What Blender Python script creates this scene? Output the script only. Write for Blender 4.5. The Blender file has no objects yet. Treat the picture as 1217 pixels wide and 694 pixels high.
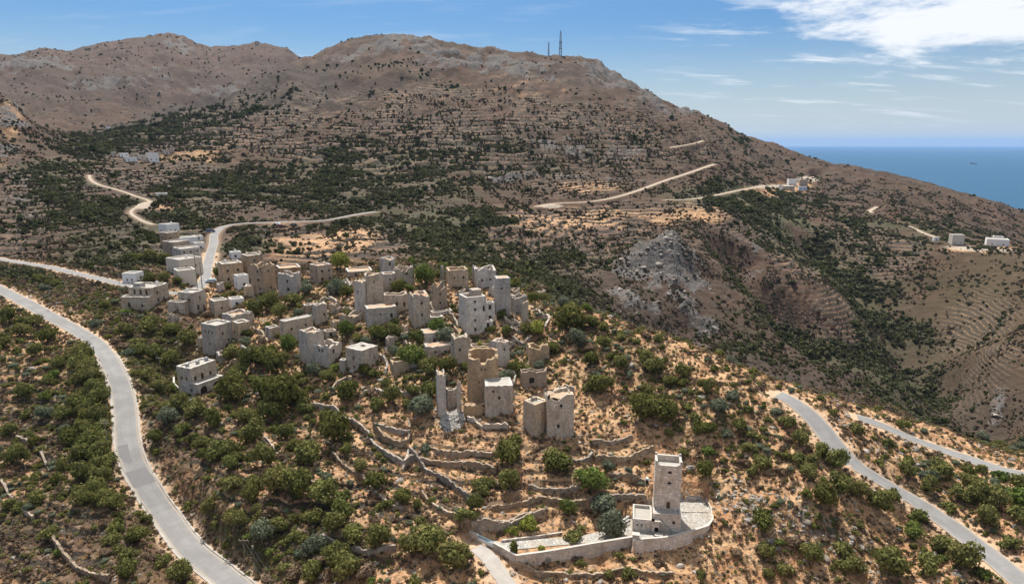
import bpy, bmesh, math, random
import numpy as np
from mathutils import Vector, Matrix, Euler

rnd = random.Random(7)
RS = np.random.RandomState(11)
scene = bpy.context.scene
COL = scene.collection
R = math.radians

# ------------------------------------------------------------------ camera
F = 811.0                     # focal length in pixels of the 1217 px wide photograph
CX, CY = 608.5, 347.0
PITCH = R(12.25)
CAMZ = 240.0
cam_d = bpy.data.cameras.new('camera'); cam = bpy.data.objects.new('camera', cam_d); COL.objects.link(cam)
cam.location = (0, 0, CAMZ); cam.rotation_euler = (R(90) - PITCH, 0, 0)
cam_d.sensor_width = 36.0; cam_d.lens = F / 1217.0 * 36.0
cam_d.clip_start = 1.0; cam_d.clip_end = 200000.0
scene.camera = cam

# ------------------------------------------------------------------ light
SUN_EL, SUN_AZ = 62.0, -17.0          # azimuth measured from +Y (view direction) towards +X
sd = Vector((math.sin(R(SUN_AZ)) * math.cos(R(SUN_EL)), math.cos(R(SUN_AZ)) * math.cos(R(SUN_EL)), math.sin(R(SUN_EL))))
sun_d = bpy.data.lights.new('sun', 'SUN'); sun = bpy.data.objects.new('sun', sun_d); COL.objects.link(sun)
sun.rotation_euler = (-sd).to_track_quat('-Z', 'Y').to_euler(); sun.location = (0, 300, 800)
sun_d.energy = 3.6; sun_d.angle = R(0.6); sun_d.color = (1.0, 0.95, 0.87)
w = bpy.data.worlds.new('World'); scene.world = w; w.use_nodes = True
nt = w.node_tree; nt.nodes.clear()
def N(t, typ, **kw):
    n = t.nodes.new(typ)
    for k, v in kw.items(): setattr(n, k, v)
    return n
def L(t, a, b): t.links.new(a, b)
def mth(t, op, a, b=None, c=None, clamp=False):
    n = N(t, 'ShaderNodeMath', operation=op, use_clamp=clamp)
    for i, v in enumerate((a, b, c)):
        if v is None: continue
        if isinstance(v, (int, float)): n.inputs[i].default_value = v
        else: L(t, v, n.inputs[i])
    return n.outputs[0]
def mixc(t, f, a, b, blend='MIX'):
    n = N(t, 'ShaderNodeMix', data_type='RGBA', blend_type=blend)
    if isinstance(f, (int, float)): n.inputs[0].default_value = f
    else: L(t, f, n.inputs[0])
    for i, v in ((6, a), (7, b)):
        if isinstance(v, tuple): n.inputs[i].default_value = (*v[:3], 1)
        else: L(t, v, n.inputs[i])
    return n.outputs[2]
def smooth(t, v, lo, hi):
    n = N(t, 'ShaderNodeMapRange', interpolation_type='SMOOTHSTEP')
    L(t, v, n.inputs[0]); n.inputs[1].default_value = lo; n.inputs[2].default_value = hi
    return n.outputs[0]
sky = N(nt, 'ShaderNodeTexSky'); sky.sky_type = 'NISHITA'; sky.sun_disc = False
sky.sun_elevation = R(SUN_EL); sky.sun_rotation = R(SUN_AZ); sky.air_density = 1.0; sky.dust_density = 1.2; sky.ozone_density = 1.6
SKY_S = 0.06
tc = N(nt, 'ShaderNodeTexCoord'); sp = N(nt, 'ShaderNodeSeparateXYZ'); L(nt, tc.outputs['Generated'], sp.inputs[0])
# clouds: a thin layer seen at a grazing angle, thicker over the sea side (towards +X); overhead cover is added fill light
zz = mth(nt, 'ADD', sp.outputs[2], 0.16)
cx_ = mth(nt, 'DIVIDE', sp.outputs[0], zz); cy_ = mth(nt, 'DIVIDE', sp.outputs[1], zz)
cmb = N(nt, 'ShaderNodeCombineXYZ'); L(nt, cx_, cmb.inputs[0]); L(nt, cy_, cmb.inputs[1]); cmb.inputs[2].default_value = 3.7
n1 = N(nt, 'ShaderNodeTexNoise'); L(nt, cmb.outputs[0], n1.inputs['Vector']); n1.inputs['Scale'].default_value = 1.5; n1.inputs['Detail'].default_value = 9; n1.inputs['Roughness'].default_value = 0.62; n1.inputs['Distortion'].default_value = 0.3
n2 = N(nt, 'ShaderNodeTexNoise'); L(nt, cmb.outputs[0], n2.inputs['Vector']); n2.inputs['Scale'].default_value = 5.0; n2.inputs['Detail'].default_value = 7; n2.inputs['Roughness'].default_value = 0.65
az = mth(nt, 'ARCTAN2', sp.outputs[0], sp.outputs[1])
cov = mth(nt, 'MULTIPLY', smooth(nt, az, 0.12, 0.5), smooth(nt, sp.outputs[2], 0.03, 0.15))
cov = mth(nt, 'MAXIMUM', cov, smooth(nt, sp.outputs[2], 0.25, 0.6))  # unseen overhead cloud added as neutral fill for the shaded walls
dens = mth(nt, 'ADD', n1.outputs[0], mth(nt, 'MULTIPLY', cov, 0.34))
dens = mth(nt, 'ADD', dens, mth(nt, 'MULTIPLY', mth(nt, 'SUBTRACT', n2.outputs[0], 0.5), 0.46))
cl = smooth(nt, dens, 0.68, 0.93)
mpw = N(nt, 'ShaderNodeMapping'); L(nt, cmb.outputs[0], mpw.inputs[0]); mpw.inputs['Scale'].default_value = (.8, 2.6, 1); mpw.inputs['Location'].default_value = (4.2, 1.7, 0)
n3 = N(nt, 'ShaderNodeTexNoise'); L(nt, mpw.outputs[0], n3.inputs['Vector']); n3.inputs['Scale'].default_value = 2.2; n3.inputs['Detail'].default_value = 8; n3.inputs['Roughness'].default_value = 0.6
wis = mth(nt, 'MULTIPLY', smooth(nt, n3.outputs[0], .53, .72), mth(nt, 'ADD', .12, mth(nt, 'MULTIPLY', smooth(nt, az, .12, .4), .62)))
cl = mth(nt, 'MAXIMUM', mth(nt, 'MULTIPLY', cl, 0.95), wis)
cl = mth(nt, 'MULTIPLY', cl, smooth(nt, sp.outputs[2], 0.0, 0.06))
skyc = mixc(nt, 1.0, sky.outputs[0], (0.345, 0.56, 0.78), 'MULTIPLY')
hzf = mth(nt, 'MULTIPLY', mth(nt, 'SUBTRACT', 1.0, smooth(nt, sp.outputs[2], -.01, .17)), .8)
skyc = mixc(nt, hzf, skyc, (5.6, 6.0, 6.0))
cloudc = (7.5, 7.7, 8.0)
bg = N(nt, 'ShaderNodeBackground'); bg.inputs[1].default_value = SKY_S
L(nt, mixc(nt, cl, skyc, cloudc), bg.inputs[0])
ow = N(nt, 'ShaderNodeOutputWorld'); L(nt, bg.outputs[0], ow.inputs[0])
scene.view_settings.view_transform = 'Standard'; scene.view_settings.look = 'None'
scene.view_settings.exposure = 1.16; scene.view_settings.gamma = 1.0
try:
    scene.cycles.volume_step_rate = 1.0; scene.cycles.volume_bounces = 1; scene.cycles.max_bounces = 6
    scene.cycles.diffuse_bounces = 4; scene.cycles.glossy_bounces = 2; scene.cycles.transparent_max_bounces = 8
except Exception: pass

# ------------------------------------------------------------------ helpers
def pix(px, py):
    """photo pixel -> (X/Y, (z-CAMZ)/Y)"""
    a = (np.asarray(px, float) - CX) / F; b = (CY - np.asarray(py, float)) / F
    dy = math.cos(PITCH) + b * math.sin(PITCH)
    return a / dy, (-math.sin(PITCH) + b * math.cos(PITCH)) / dy
def unpix(X, Y, Z):
    """world -> photo pixel"""
    dz = Z - CAMZ; c, s = math.cos(PITCH), math.sin(PITCH)
    d = Y * c - dz * s; up = Y * s + dz * c
    return CX + F * X / d, CY - F * up / d
def tag(o, label=None, cat=None, group=None, kind=None):
    if label: o['label'] = label
    if cat: o['category'] = cat
    if group: o['group'] = group
    if kind: o['kind'] = kind
    return o
def empty(name, loc, rz=0.0):
    o = bpy.data.objects.new(name, None); COL.objects.link(o); o.location = loc; o.rotation_euler = (0, 0, rz); o.empty_display_size = 0.5
    return o
def mesh_obj(name, me, parent=None, loc=None):
    o = bpy.data.objects.new(name, me); COL.objects.link(o)
    if parent: o.parent = parent
    if loc is not None: o.location = loc
    return o
class MB:
    """collects faces for ONE mesh object"""
    def __init__(s): s.v = []; s.f = []; s.m = []
    def face(s, pts, mi=0):
        i = len(s.v); s.v.extend([tuple(p) for p in pts]); s.f.append(tuple(range(i, i + len(pts)))); s.m.append(mi)
    def box(s, x0, x1, y0, y1, z0, z1, mi=0, rot=0.0, c=(0, 0)):
        cr, sr = math.cos(rot), math.sin(rot)
        def P(x, y, z): return (c[0] + x * cr - y * sr, c[1] + x * sr + y * cr, z)
        a = [P(x0, y0, z0), P(x1, y0, z0), P(x1, y1, z0), P(x0, y1, z0)]; b = [(p[0], p[1], z1) for p in a]
        s.face(a[::-1], mi); s.face(b, mi)
        for i in range(4): j = (i + 1) % 4; s.face([a[i], a[j], b[j], b[i]], mi)
    def tube(s, p, q, r0, r1=None, n=8, mi=0):
        r1 = r0 if r1 is None else r1
        p, q = Vector(p), Vector(q); d = (q - p).normalized(); a = d.orthogonal().normalized(); b = d.cross(a)
        A = [p + (a * math.cos(2 * math.pi * k / n) + b * math.sin(2 * math.pi * k / n)) * r0 for k in range(n)]
        B = [q + (a * math.cos(2 * math.pi * k / n) + b * math.sin(2 * math.pi * k / n)) * r1 for k in range(n)]
        for k in range(n): j = (k + 1) % n; s.face([A[k], A[j], B[j], B[k]], mi)
        s.face(A[::-1], mi); s.face(B, mi)
    def build(s, name, mats, parent=None, loc=None, smooth_=False):
        me = bpy.data.meshes.new(name); me.from_pydata(s.v, [], s.f)
        if not isinstance(mats, (list, tuple)): mats = [mats]
        for m in mats: me.materials.append(m)
        if len(mats) > 1: me.polygons.foreach_set('material_index', s.m)
        if smooth_: me.polygons.foreach_set('use_smooth', [True] * len(s.f))
        me.update()
        return mesh_obj(name, me, parent, loc)

# gradient noise in numpy
_perm = np.random.RandomState(5).permutation(4096)
def _h(ix, iy): return _perm[(_perm[(ix & 4095)] + iy) & 4095]
def pn(x, y):
    x0 = np.floor(x).astype(np.int64); y0 = np.floor(y).astype(np.int64); fx = x - x0; fy = y - y0
    def g(ix, iy, dx, dy):
        a = _h(ix, iy) * (2 * math.pi / 4096.0); return np.cos(a) * dx + np.sin(a) * dy
    u = fx * fx * fx * (fx * (fx * 6 - 15) + 10); v = fy * fy * fy * (fy * (fy * 6 - 15) + 10)
    a = g(x0, y0, fx, fy); b = g(x0 + 1, y0, fx - 1, fy); c = g(x0, y0 + 1, fx, fy - 1); d = g(x0 + 1, y0 + 1, fx - 1, fy - 1)
    return (a + (b - a) * u) * (1 - v) + (c + (d - c) * u) * v * 1.0
def fbm(x, y, sc, oct=4, rough=0.5, seed=0.0):
    r = np.zeros_like(x); amp = 1.0; f = 1.0 / sc
    for i in range(oct):
        r += amp * pn(x * f + seed * 17.3 + i * 5.1, y * f - seed * 9.7 + i * 3.3); amp *= rough; f *= 2.03
    return r * 1.5
def ridged(x, y, sc, oct=4, seed=0.0):
    r = np.zeros_like(x); amp = 1.0; f = 1.0 / sc
    for i in range(oct):
        r += amp * (1 - 2.2 * np.abs(pn(x * f + seed * 7.3 + i * 2.1, y * f + seed * 3.7 + i * 8.3))); amp *= 0.5; f *= 2.1
    return r
def sstep(x, a, b):
    t = np.clip((x - a) / (b - a), 0, 1); return t * t * (3 - 2 * t)
# ------------------------------------------------------------------ terrain
# control points: a point on the ground in the direction of a photo pixel, at forward distance Y (metres)
CP = []
def cp(px, *pairs):
    for py, Y in pairs: CP.append((px, py, Y))
cp(-420, (900, 60), (694, 118), (560, 160), (440, 190), (350, 240), (290, 330), (230, 430), (170, 560), (120, 700), (60, 1500), (35, 2200), (45, 3200))
cp(-180, (900, 60), (694, 118), (560, 150), (440, 190), (350, 240), (290, 330), (235, 430), (150, 560), (92, 640), (110, 900), (80, 1500), (45, 2200), (60, 3200))
cp(0, (900, 60), (694, 115), (600, 132), (550, 147), (450, 180), (390, 210), (343, 250), (311, 290), (275, 370), (230, 450), (170, 570), (117, 660), (155, 860), (100, 1500), (66, 2200), (80, 3200))
cp(50, (694, 113), (600, 133), (500, 165), (400, 208), (370, 227), (318, 285), (270, 370), (215, 480), (185, 570), (158, 670), (165, 850), (110, 1500), (58, 2200))
cp(110, (694, 112), (600, 131), (500, 163), (405, 207), (330, 268), (280, 350), (240, 430), (200, 560), (172, 760), (140, 1150), (90, 1700), (50, 2300), (70, 3300))
cp(340, (86, 1380), (142, 1740))
cp(280, (112, 1200), (163, 1540))
cp(160, (694, 112), (540, 151), (440, 185), (362, 236), (338, 262), (290, 350), (245, 440), (205, 600), (188, 640), (165, 850), (130, 1300), (85, 1800), (44, 2350))
cp(210, (694, 115), (620, 136), (540, 151), (465, 187), (370, 232), (335, 262), (280, 380), (240, 460), (200, 640), (145, 1050), (190, 1320), (100, 1850), (40, 2400), (60, 3300))
cp(255, (694, 118), (600, 133), (500, 160), (420, 203), (374, 236), (335, 272), (300, 330), (282, 375), (250, 460), (200, 650), (124, 1130), (175, 1450), (90, 1950), (56, 2400))
cp(310, (694, 113), (600, 131), (500, 164), (420, 192), (350, 245), (310, 310), (270, 400), (240, 470), (180, 700), (100, 1280), (150, 1620), (52, 2400), (75, 3300))
cp(375, (694, 112), (600, 130), (520, 158), (440, 183), (385, 208), (335, 258), (290, 330), (262, 430), (235, 490), (190, 650), (130, 1000), (70, 1480), (135, 1880), (67, 2450))
cp(430, (694, 110), (600, 129), (520, 153), (445, 178), (390, 199), (335, 240), (300, 320), (258, 430), (225, 520), (190, 640), (130, 950), (43, 1500), (75, 1800), (110, 2700))
cp(490, (694, 110), (600, 129), (520, 150), (440, 176), (390, 197), (340, 222), (300, 330), (250, 470), (215, 560), (180, 700), (120, 980), (41, 1480), (70, 1800), (110, 2700))
cp(560, (694, 110), (640, 119), (600, 129), (540, 143), (490, 157), (430, 176), (393, 195), (340, 222), (310, 300), (280, 400), (240, 500), (210, 590), (170, 740), (110, 1020), (54, 1450), (80, 1750), (130, 2700))
cp(640, (694, 111), (662, 116.5), (640, 121), (610, 127), (580, 134), (520, 146), (460, 168), (400, 192), (365, 212), (335, 300), (300, 400), (245, 560), (215, 620), (170, 760), (110, 1050), (64, 1420), (90, 1700), (140, 2700))
cp(700, (900, 66), (694, 111), (640, 122), (580, 134), (520, 148), (450, 170), (395, 187), (368, 196), (385, 225), (375, 300), (330, 380), (280, 480), (235, 600), (200, 680), (160, 800), (110, 1060), (69, 1400), (100, 1700), (150, 2700))
cp(780, (694, 112), (640, 122), (612, 127.5), (590, 132.5), (560, 138.5), (500, 150), (450, 165), (402, 178), (425, 210), (400, 300), (345, 370), (300, 460), (260, 560), (225, 640), (190, 760), (150, 950), (114, 1380), (150, 1700), (190, 2700))
cp(850, (694, 113), (640, 121.5), (612, 127), (590, 132), (560, 138), (500, 148), (432, 166), (460, 200), (440, 280), (380, 350), (310, 440), (285, 490), (245, 580), (210, 720), (193, 810), (170, 1000), (141, 1350), (175, 1700))
cp(920, (694, 113), (600, 126), (520, 142), (462, 156), (500, 200), (470, 280), (420, 330), (365, 400), (380, 430), (330, 480), (290, 560), (250, 680), (222, 880), (198, 1050), (171, 1330), (200, 1700))
cp(985, (694, 112), (600, 124), (512, 143), (480, 153), (530, 195), (500, 260), (450, 310), (412, 370), (425, 420), (375, 450), (320, 530), (270, 650), (240, 800), (222, 930), (206, 1280), (240, 1600))
cp(1050, (694, 111), (600, 126), (512, 150), (492, 160), (530, 200), (500, 270), (448, 330), (440, 420), (400, 450), (350, 520), (300, 600), (256, 720), (232, 900), (213, 1450), (240, 1750))
cp(1130, (694, 108), (620, 124), (540, 148), (517, 157), (560, 190), (520, 250), (482, 290), (450, 380), (400, 460), (340, 530), (300, 580), (286, 620), (268, 780), (236, 1300), (270, 1600))
cp(1217, (900, 66), (694, 107), (620, 122), (568, 140), (548, 148), (590, 180), (540, 240), (505, 280), (450, 330), (400, 390), (340, 480), (298, 590), (302, 700), (280, 850), (262, 1150), (300, 1500))
cp(1330, (694, 107), (600, 132), (580, 142), (640, 175), (560, 240), (480, 290), (400, 370), (330, 480), (300, 600), (310, 760), (300, 1000), (330, 1500))
cp(1620, (900, 60), (694, 110), (620, 142), (640, 200), (500, 300), (400, 400), (340, 550), (350, 800), (360, 1000))
CP = np.array(CP, float)
cu, ct = pix(CP[:, 0], CP[:, 1]); cv = np.log(CP[:, 2])
# seaward side and back side: heights given directly
EX = [(0.42, 2300, -60), (0.62, 2300, -70), (0.8, 2200, -70), (1.05, 2000, -70), (0.25, 2600, -40), (0.1, 3200, -20), (-0.1, 4200, 100), (-0.4, 4600, 150), (-0.8, 4600, 150), (-1.2, 4600, 100),
      (0.42, 4600, -120), (0.8, 4600, -120), (1.1, 4600, -120), (0.1, 5200, -120), (0.9, 1500, -20), (1.1, 1300, -20), (0.2, 4600, -120), (0.75, 1750, -30)]
cu = np.concatenate([cu, [e[0] for e in EX]]); cv = np.concatenate([cv, [math.log(e[1]) for e in EX]])
ct = np.concatenate([ct, [(e[2] - CAMZ) / e[1] for e in EX]])
def rk(r2): return 0.5 * r2 * np.log(r2 + 1e-9)
n = len(cu)
SV = 0.9
A = rk((cu[:, None] - cu[None]) ** 2 + ((cv[:, None] - cv[None]) * SV) ** 2) + np.eye(n) * 2e-5
Pm = np.stack([np.ones(n), cu, cv, np.exp(-cv) * 100], 1)
M_ = np.block([[A, Pm], [Pm.T, np.zeros((4, 4))]])
sol = np.linalg.solve(M_, np.concatenate([ct, np.zeros(4)]))
def t_base(u, v):
    out = np.empty(u.shape); uf, vf, of = u.ravel(), v.ravel(), out.ravel()
    for i in range(0, uf.size, 40000):
        a, b = uf[i:i + 40000], vf[i:i + 40000]
        K = rk((a[:, None] - cu[None]) ** 2 + ((b[:, None] - cv[None]) * SV) ** 2)
        of[i:i + 40000] = K @ sol[:n] + sol[n] + sol[n + 1] * a + sol[n + 2] * b + sol[n + 3] * np.exp(-b) * 100
    return of.reshape(u.shape)
NU, NV = 900, 980
U = np.linspace(-1.0, 1.0, NU)
# row spacing: dense where the camera looks at the ground steeply
vk = np.array([math.log(60), math.log(95), math.log(260), math.log(600), math.log(1600), math.log(2600), math.log(5200)])
dk = np.array([140, 460, 400, 300, 220, 90, 30.0])
vs = np.linspace(vk[0], vk[-1], 4000); dd = np.interp(vs, vk, dk); cum = np.concatenate([[0], np.cumsum((dd[1:] + dd[:-1]) / 2)]); cum /= cum[-1]
V = np.interp(np.linspace(0, 1, NV), cum, vs)
# coarse RBF, then bilinear/cubic refinement
uc = np.linspace(-1.0, 1.0, 226); vc = np.linspace(V[0], V[-1], 260)
UC, VC = np.meshgrid(uc, vc)
TC = t_base(UC, VC)
def cubic_resample(Tc, xs, x):        # Catmull-Rom along axis 0
    h = xs[1] - xs[0]; g = (x - xs[0]) / h; i = np.clip(np.floor(g).astype(int), 0, len(xs) - 2); f = (g - i)[:, None]
    im, i1, i2 = np.clip(i - 1, 0, None), i + 1, np.clip(i + 2, None, len(xs) - 1)
    p0, p1, p2, p3 = Tc[im], Tc[i], Tc[i1], Tc[i2]
    return p1 + 0.5 * f * (p2 - p0 + f * (2 * p0 - 5 * p1 + 4 * p2 - p3 + f * (3 * (p1 - p2) + p3 - p0)))
T0 = cubic_resample(cubic_resample(TC, vc, V).T, uc, U).T      # (NV, NU)
YG = np.exp(V)[:, None] * np.ones((1, NU)); XG = U[None, :] * YG
ZG = CAMZ + T0 * YG

def gridT(Z): return (Z - CAMZ) / YG
def hit(Z, px, py, vmin=math.log(85)):
    """first ground point seen through photo pixels (arrays) -> X, Y, Z"""
    px = np.atleast_1d(np.asarray(px, float)); py = np.atleast_1d(np.asarray(py, float))
    u, t = pix(px, py); T = gridT(Z)
    g = np.clip((u - U[0]) / (U[1] - U[0]), 0, NU - 1.001); i = g.astype(int); f = g - i
    col = T[:, i] * (1 - f) + T[:, i + 1] * f                 # (NV, n)
    ok = (col >= t[None]) & (V[:, None] >= vmin)
    k = np.argmax(ok, 0); k = np.where(ok.any(0), k, NV - 1); k0 = np.clip(k - 1, 0, None)
    ar = np.arange(len(px)); a, b = col[k0, ar], col[k, ar]
    fr = np.clip((t - a) / np.where(np.abs(b - a) < 1e-9, 1, b - a), 0, 1)
    v = V[k0] + (V[k] - V[k0]) * fr; Y = np.exp(v)
    return u * Y, Y, CAMZ + t * Y
def height(Z, X, Y):
    X = np.atleast_1d(np.asarray(X, float)); Y = np.atleast_1d(np.asarray(Y, float))
    gu = np.clip((X / Y - U[0]) / (U[1] - U[0]), 0, NU - 1.001); gv = np.clip(np.interp(np.log(Y), V, np.arange(NV)), 0, NV - 1.001)
    i, j = gu.astype(int), gv.astype(int); f, g = gu - i, gv - j
    return (Z[j, i] * (1 - f) + Z[j, i + 1] * f) * (1 - g) + (Z[j + 1, i] * (1 - f) + Z[j + 1, i + 1] * f) * g

PX, PY = unpix(XG, YG, ZG)           # where each ground vertex stands in the photograph
def blob(px, py, rx, ry, ang, amp, ymin=0, ymax=1e9):
    c, s = math.cos(R(ang)), math.sin(R(ang)); dx, dy = PX - px, PY - py
    a = (dx * c + dy * s) / rx; b = (-dx * s + dy * c) / ry
    m = amp * np.exp(-(a * a + b * b) * 0.9)
    if ymin > 0 or ymax < 1e8: m = m * ((YG > ymin) & (YG < ymax))
    return m
def blobs(lst):
    m = np.zeros_like(PX)
    for b in lst: m += blob(*b)
    return m
def line_mask(pts, wdt, px=None):
    """soft mask round a polyline in photo pixels"""
    m = np.full(PX.shape, 1e9)
    for (x0, y0), (x1, y1) in zip(pts[:-1], pts[1:]):
        dx, dy = x1 - x0, y1 - y0; q = np.clip(((PX - x0) * dx + (PY - y0) * dy) / (dx * dx + dy * dy), 0, 1)
        m = np.minimum(m, np.hypot(PX - x0 - q * dx, PY - y0 - q * dy))
    return np.exp(-(m / wdt) ** 2)
far = sstep(YG, 230, 330)
veg = 0.05 + blobs([(175, 160, 110, 15, -14, .8, 600), (300, 135, 70, 9, -26, .35, 600), (430, 200, 170, 24, 0, .42), (400, 225, 150, 18, 0, .35, 400), (430, 245, 60, 14, 0, .4, 300), (505, 270, 75, 22, 0, .85, 260), (590, 290, 40, 20, 0, .5, 260), (640, 330, 60, 26, 10, .85, 230),
    (560, 322, 70, 14, 0, .6, 225), (880, 236, 70, 9, 4, .95, 500), (830, 240, 40, 8, 0, .5), (930, 275, 70, 20, 38, .6, 400), (990, 310, 100, 20, 42, .6, 400), (1060, 385, 80, 28, 55, .6, 350), (1085, 450, 70, 26, 50, .75, 300), (1150, 500, 60, 20, 25, .8, 230), (1210, 510, 30, 20, 0, .7, 230),
    (880, 325, 50, 11, 45, .75, 350), (950, 385, 70, 13, 38, .75, 350), (1020, 430, 70, 15, 35, .7, 350), (1100, 470, 60, 16, 20, .6, 240), (930, 430, 90, 30, 30, .14, 260), (860, 400, 60, 30, 0, .18, 260),
    (60, 205, 60, 25, 10, .35, 350), (120, 265, 80, 26, 10, .4, 300), (150, 300, 80, 16, 6, .55, 270), (205, 262, 30, 22, 0, .5, 300), (90, 235, 60, 16, 10, .35, 400), (280, 228, 90, 22, 0, .35, 400), (720, 300, 60, 20, 0, .2), (290, 290, 34, 12, 0, .9, 270), (340, 300, 20, 8, 0, .2),
    (1160, 350, 90, 60, -30, .12), (1100, 280, 70, 16, 10, .3, 500), (1040, 290, 60, 30, 20, .2), (720, 175, 80, 16, 0, .15), (540, 170, 120, 18, 0, .25), (880, 165, 60, 10, 35, .2), (460, 75, 40, 5, 0, .2), (530, 95, 50, 5, 10, .3),
    (30, 330, 90, 10, 10, .35, 240, 330), (60, 340, 80, 8, 20, .5, 215), (140, 355, 30, 14, 0, .3),
    (470, 405, 110, 45, 0, .3, 0, 235), (525, 445, 50, 20, 0, .6, 0, 200), (340, 368, 55, 18, 5, .6, 0, 260), (640, 430, 50, 30, 0, .35, 0, 210), (420, 455, 60, 25, 0, .35, 0, 200), (520, 400, 40, 20, 0, .4, 0, 220),
    (115, 500, 34, 85, 8, .95, 0, 260), (20, 400, 40, 30, 30, .4, 0, 260), (50, 460, 55, 60, 0, .32, 0, 260), (60, 620, 110, 80, 0, .26, 0, 260), (110, 640, 60, 50, 0, .25, 0, 200), (130, 590, 30, 50, 0, .3, 0, 200),
    (200, 400, 70, 13, 8, .75, 0, 260), (170, 425, 35, 40, 50, .4, 0, 260), (200, 480, 38, 70, -10, .45, 0, 260), (320, 460, 60, 42, 20, .8, 0, 230), (290, 520, 60, 45, 0, .45, 0, 230), (370, 590, 60, 20, 20, .5, 0, 200), (300, 620, 80, 55, 20, .5, 0, 200), (440, 650, 110, 30, 5, .4, 0, 200), (420, 540, 40, 40, 0, .2, 0, 200),
    (700, 390, 60, 16, 15, .5, 0, 225), (770, 440, 100, 24, 24, .45, 0, 225), (840, 500, 100, 25, 26, .5, 0, 225), (930, 550, 90, 30, 35, .35, 0, 225), (1000, 610, 130, 36, 38, .45, 0, 225), (1060, 670, 120, 30, 10, .4, 0, 225), (1140, 600, 100, 9, 36, .5, 0, 225), (1130, 560, 90, 14, 25, .35, 0, 225), (940, 480, 60, 14, 30, .2, 0, 225), (1217, 600, 50, 22, 20, .4, 0, 225)])
veg *= 1 - blobs([(160, 210, 50, 16, 0, .9), (370, 290, 60, 16, 0, .7), (700, 265, 110, 18, -8, .6), (640, 290, 40, 20, 0, .3), (955, 350, 55, 22, 30, .85), (600, 560, 200, 90, 0, .35), (790, 335, 50, 25, 0, .8, 260)])
veg = np.clip(veg * (0.75 + 0.9 * (fbm(XG, YG, 38, 3, .55, 2.0) + .25)), 0, 1)
rock = blobs([(20, 72, 45, 6, 0, 1.2, 1200), (62, 72, 22, 6, -5, 1.2, 1200), (212, 52, 22, 8, 10, 1.2, 1500), (130, 92, 60, 7, 0, .9, 1200), (180, 75, 40, 7, 10, .6, 1200), (270, 98, 40, 8, -10, .9, 1200), (200, 105, 50, 8, 0, .5, 1200),
    (440, 56, 45, 9, -12, 1.2, 900), (490, 54, 30, 7, 0, 1.1, 900), (570, 72, 70, 13, 8, .95, 900), (620, 80, 40, 10, 10, .9, 900), (715, 85, 30, 13, 35, 1.2, 900), (765, 110, 35, 9, 35, 1.2, 900), (820, 130, 20, 5, 10, 1.0, 900), (725, 175, 60, 9, 5, .8, 500), (650, 160, 40, 12, 20, .5, 500), (530, 70, 25, 9, 0, .8, 900),
    (792, 343, 46, 26, 5, 1.5, 260), (762, 338, 26, 20, 0, 1.0, 260), (845, 385, 30, 15, 0, .5, 260), (895, 300, 25, 10, 50, .6, 300), (25, 235, 30, 22, 60, .7, 300), (15, 150, 25, 40, 0, .7, 450),
    (1085, 548, 30, 12, 50, .9, 0, 225), (1190, 465, 12, 20, 0, .45, 225), (1150, 440, 30, 15, 0, .3, 225), (940, 625, 70, 18, 15, .45, 0, 225), (905, 600, 60, 20, 20, .3, 0, 225), (1040, 520, 60, 12, 30, .4, 0, 225), (640, 268, 30, 8, 0, .3), (1000, 680, 60, 20, 20, .3, 0, 225), (700, 210, 60, 3.5, 0, 1.0, 500), (610, 207, 30, 2.5, 3, .8, 500)])
rock = np.clip(np.where(YG > 800, .8, 1.) * rock * (0.75 + 1.6 * fbm(XG, YG, 32, 4, .6, 4.0)), 0, 1.2)
dry = (1 - far) * 0.8 + blobs([(370, 290, 70, 22, 0, .7, 250), (700, 222, 50, 8, 0, .8, 500), (690, 262, 110, 14, -6, .7, 400), (840, 255, 60, 12, -8, .6, 400), (930, 225, 40, 8, 0, .8), (240, 185, 60, 14, -10, .45, 500), (150, 290, 60, 8, 10, .4), (200, 240, 30, 14, 0, .6), (170, 190, 30, 5, 0, .4), (1160, 296, 60, 6, 0, .7), (1000, 330, 70, 25, 30, .25), (20, 210, 40, 20, 0, .3),
    (10, 150, 20, 30, 0, .6), (460, 110, 160, 35, -5, .25, 700), (640, 110, 80, 30, 0, .22, 700), (430, 280, 30, 12, 0, .6), (960, 355, 60, 25, 30, .25), (630, 250, 60, 8, 0, .3)])
dry -= (1 - far) * blobs([(60, 480, 140, 120, 0, .38), (200, 450, 55, 90, -20, .5), (250, 640, 70, 60, 20, .6), (60, 650, 110, 60, 0, .5), (380, 650, 120, 40, 0, .4), (720, 420, 60, 20, 20, .25), (450, 400, 130, 50, 0, .28), (560, 510, 100, 14, 0, .3), (20, 330, 140, 18, 12, .6)])
dry = np.clip(dry, 0, 1)
heath = np.clip(blobs([(260, 130, 130, 18, -20, 1.2, 600), (345, 95, 50, 10, -30, 1.0, 700), (60, 90, 80, 16, 0, .5, 1200), (180, 90, 80, 20, 0, .5, 1200), (230, 140, 150, 22, -14, .9, 600), (330, 120, 110, 16, -12, .6, 700), (820, 410, 170, 55, 25, .9, 240), (700, 350, 70, 22, 10, .8, 250), (1010, 470, 120, 30, 15, .7, 240), (400, 235, 160, 25, 0, .6, 380), (600, 170, 200, 22, 3, .5, 500), (700, 100, 90, 20, 20, .5, 900), (1170, 470, 70, 30, 0, 1.0, 230), (120, 265, 150, 50, 0, .45, 280), (60, 120, 90, 22, 0, .35, 900), (870, 300, 60, 25, 40, .7, 350), (1090, 410, 70, 40, 40, .6, 300), (960, 235, 70, 14, 0, .5, 500), (1120, 225, 80, 14, 12, .4, 900)]), 0, 1)  # dark scrub, plus cloud and slope shade painted into the ground colour
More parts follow.
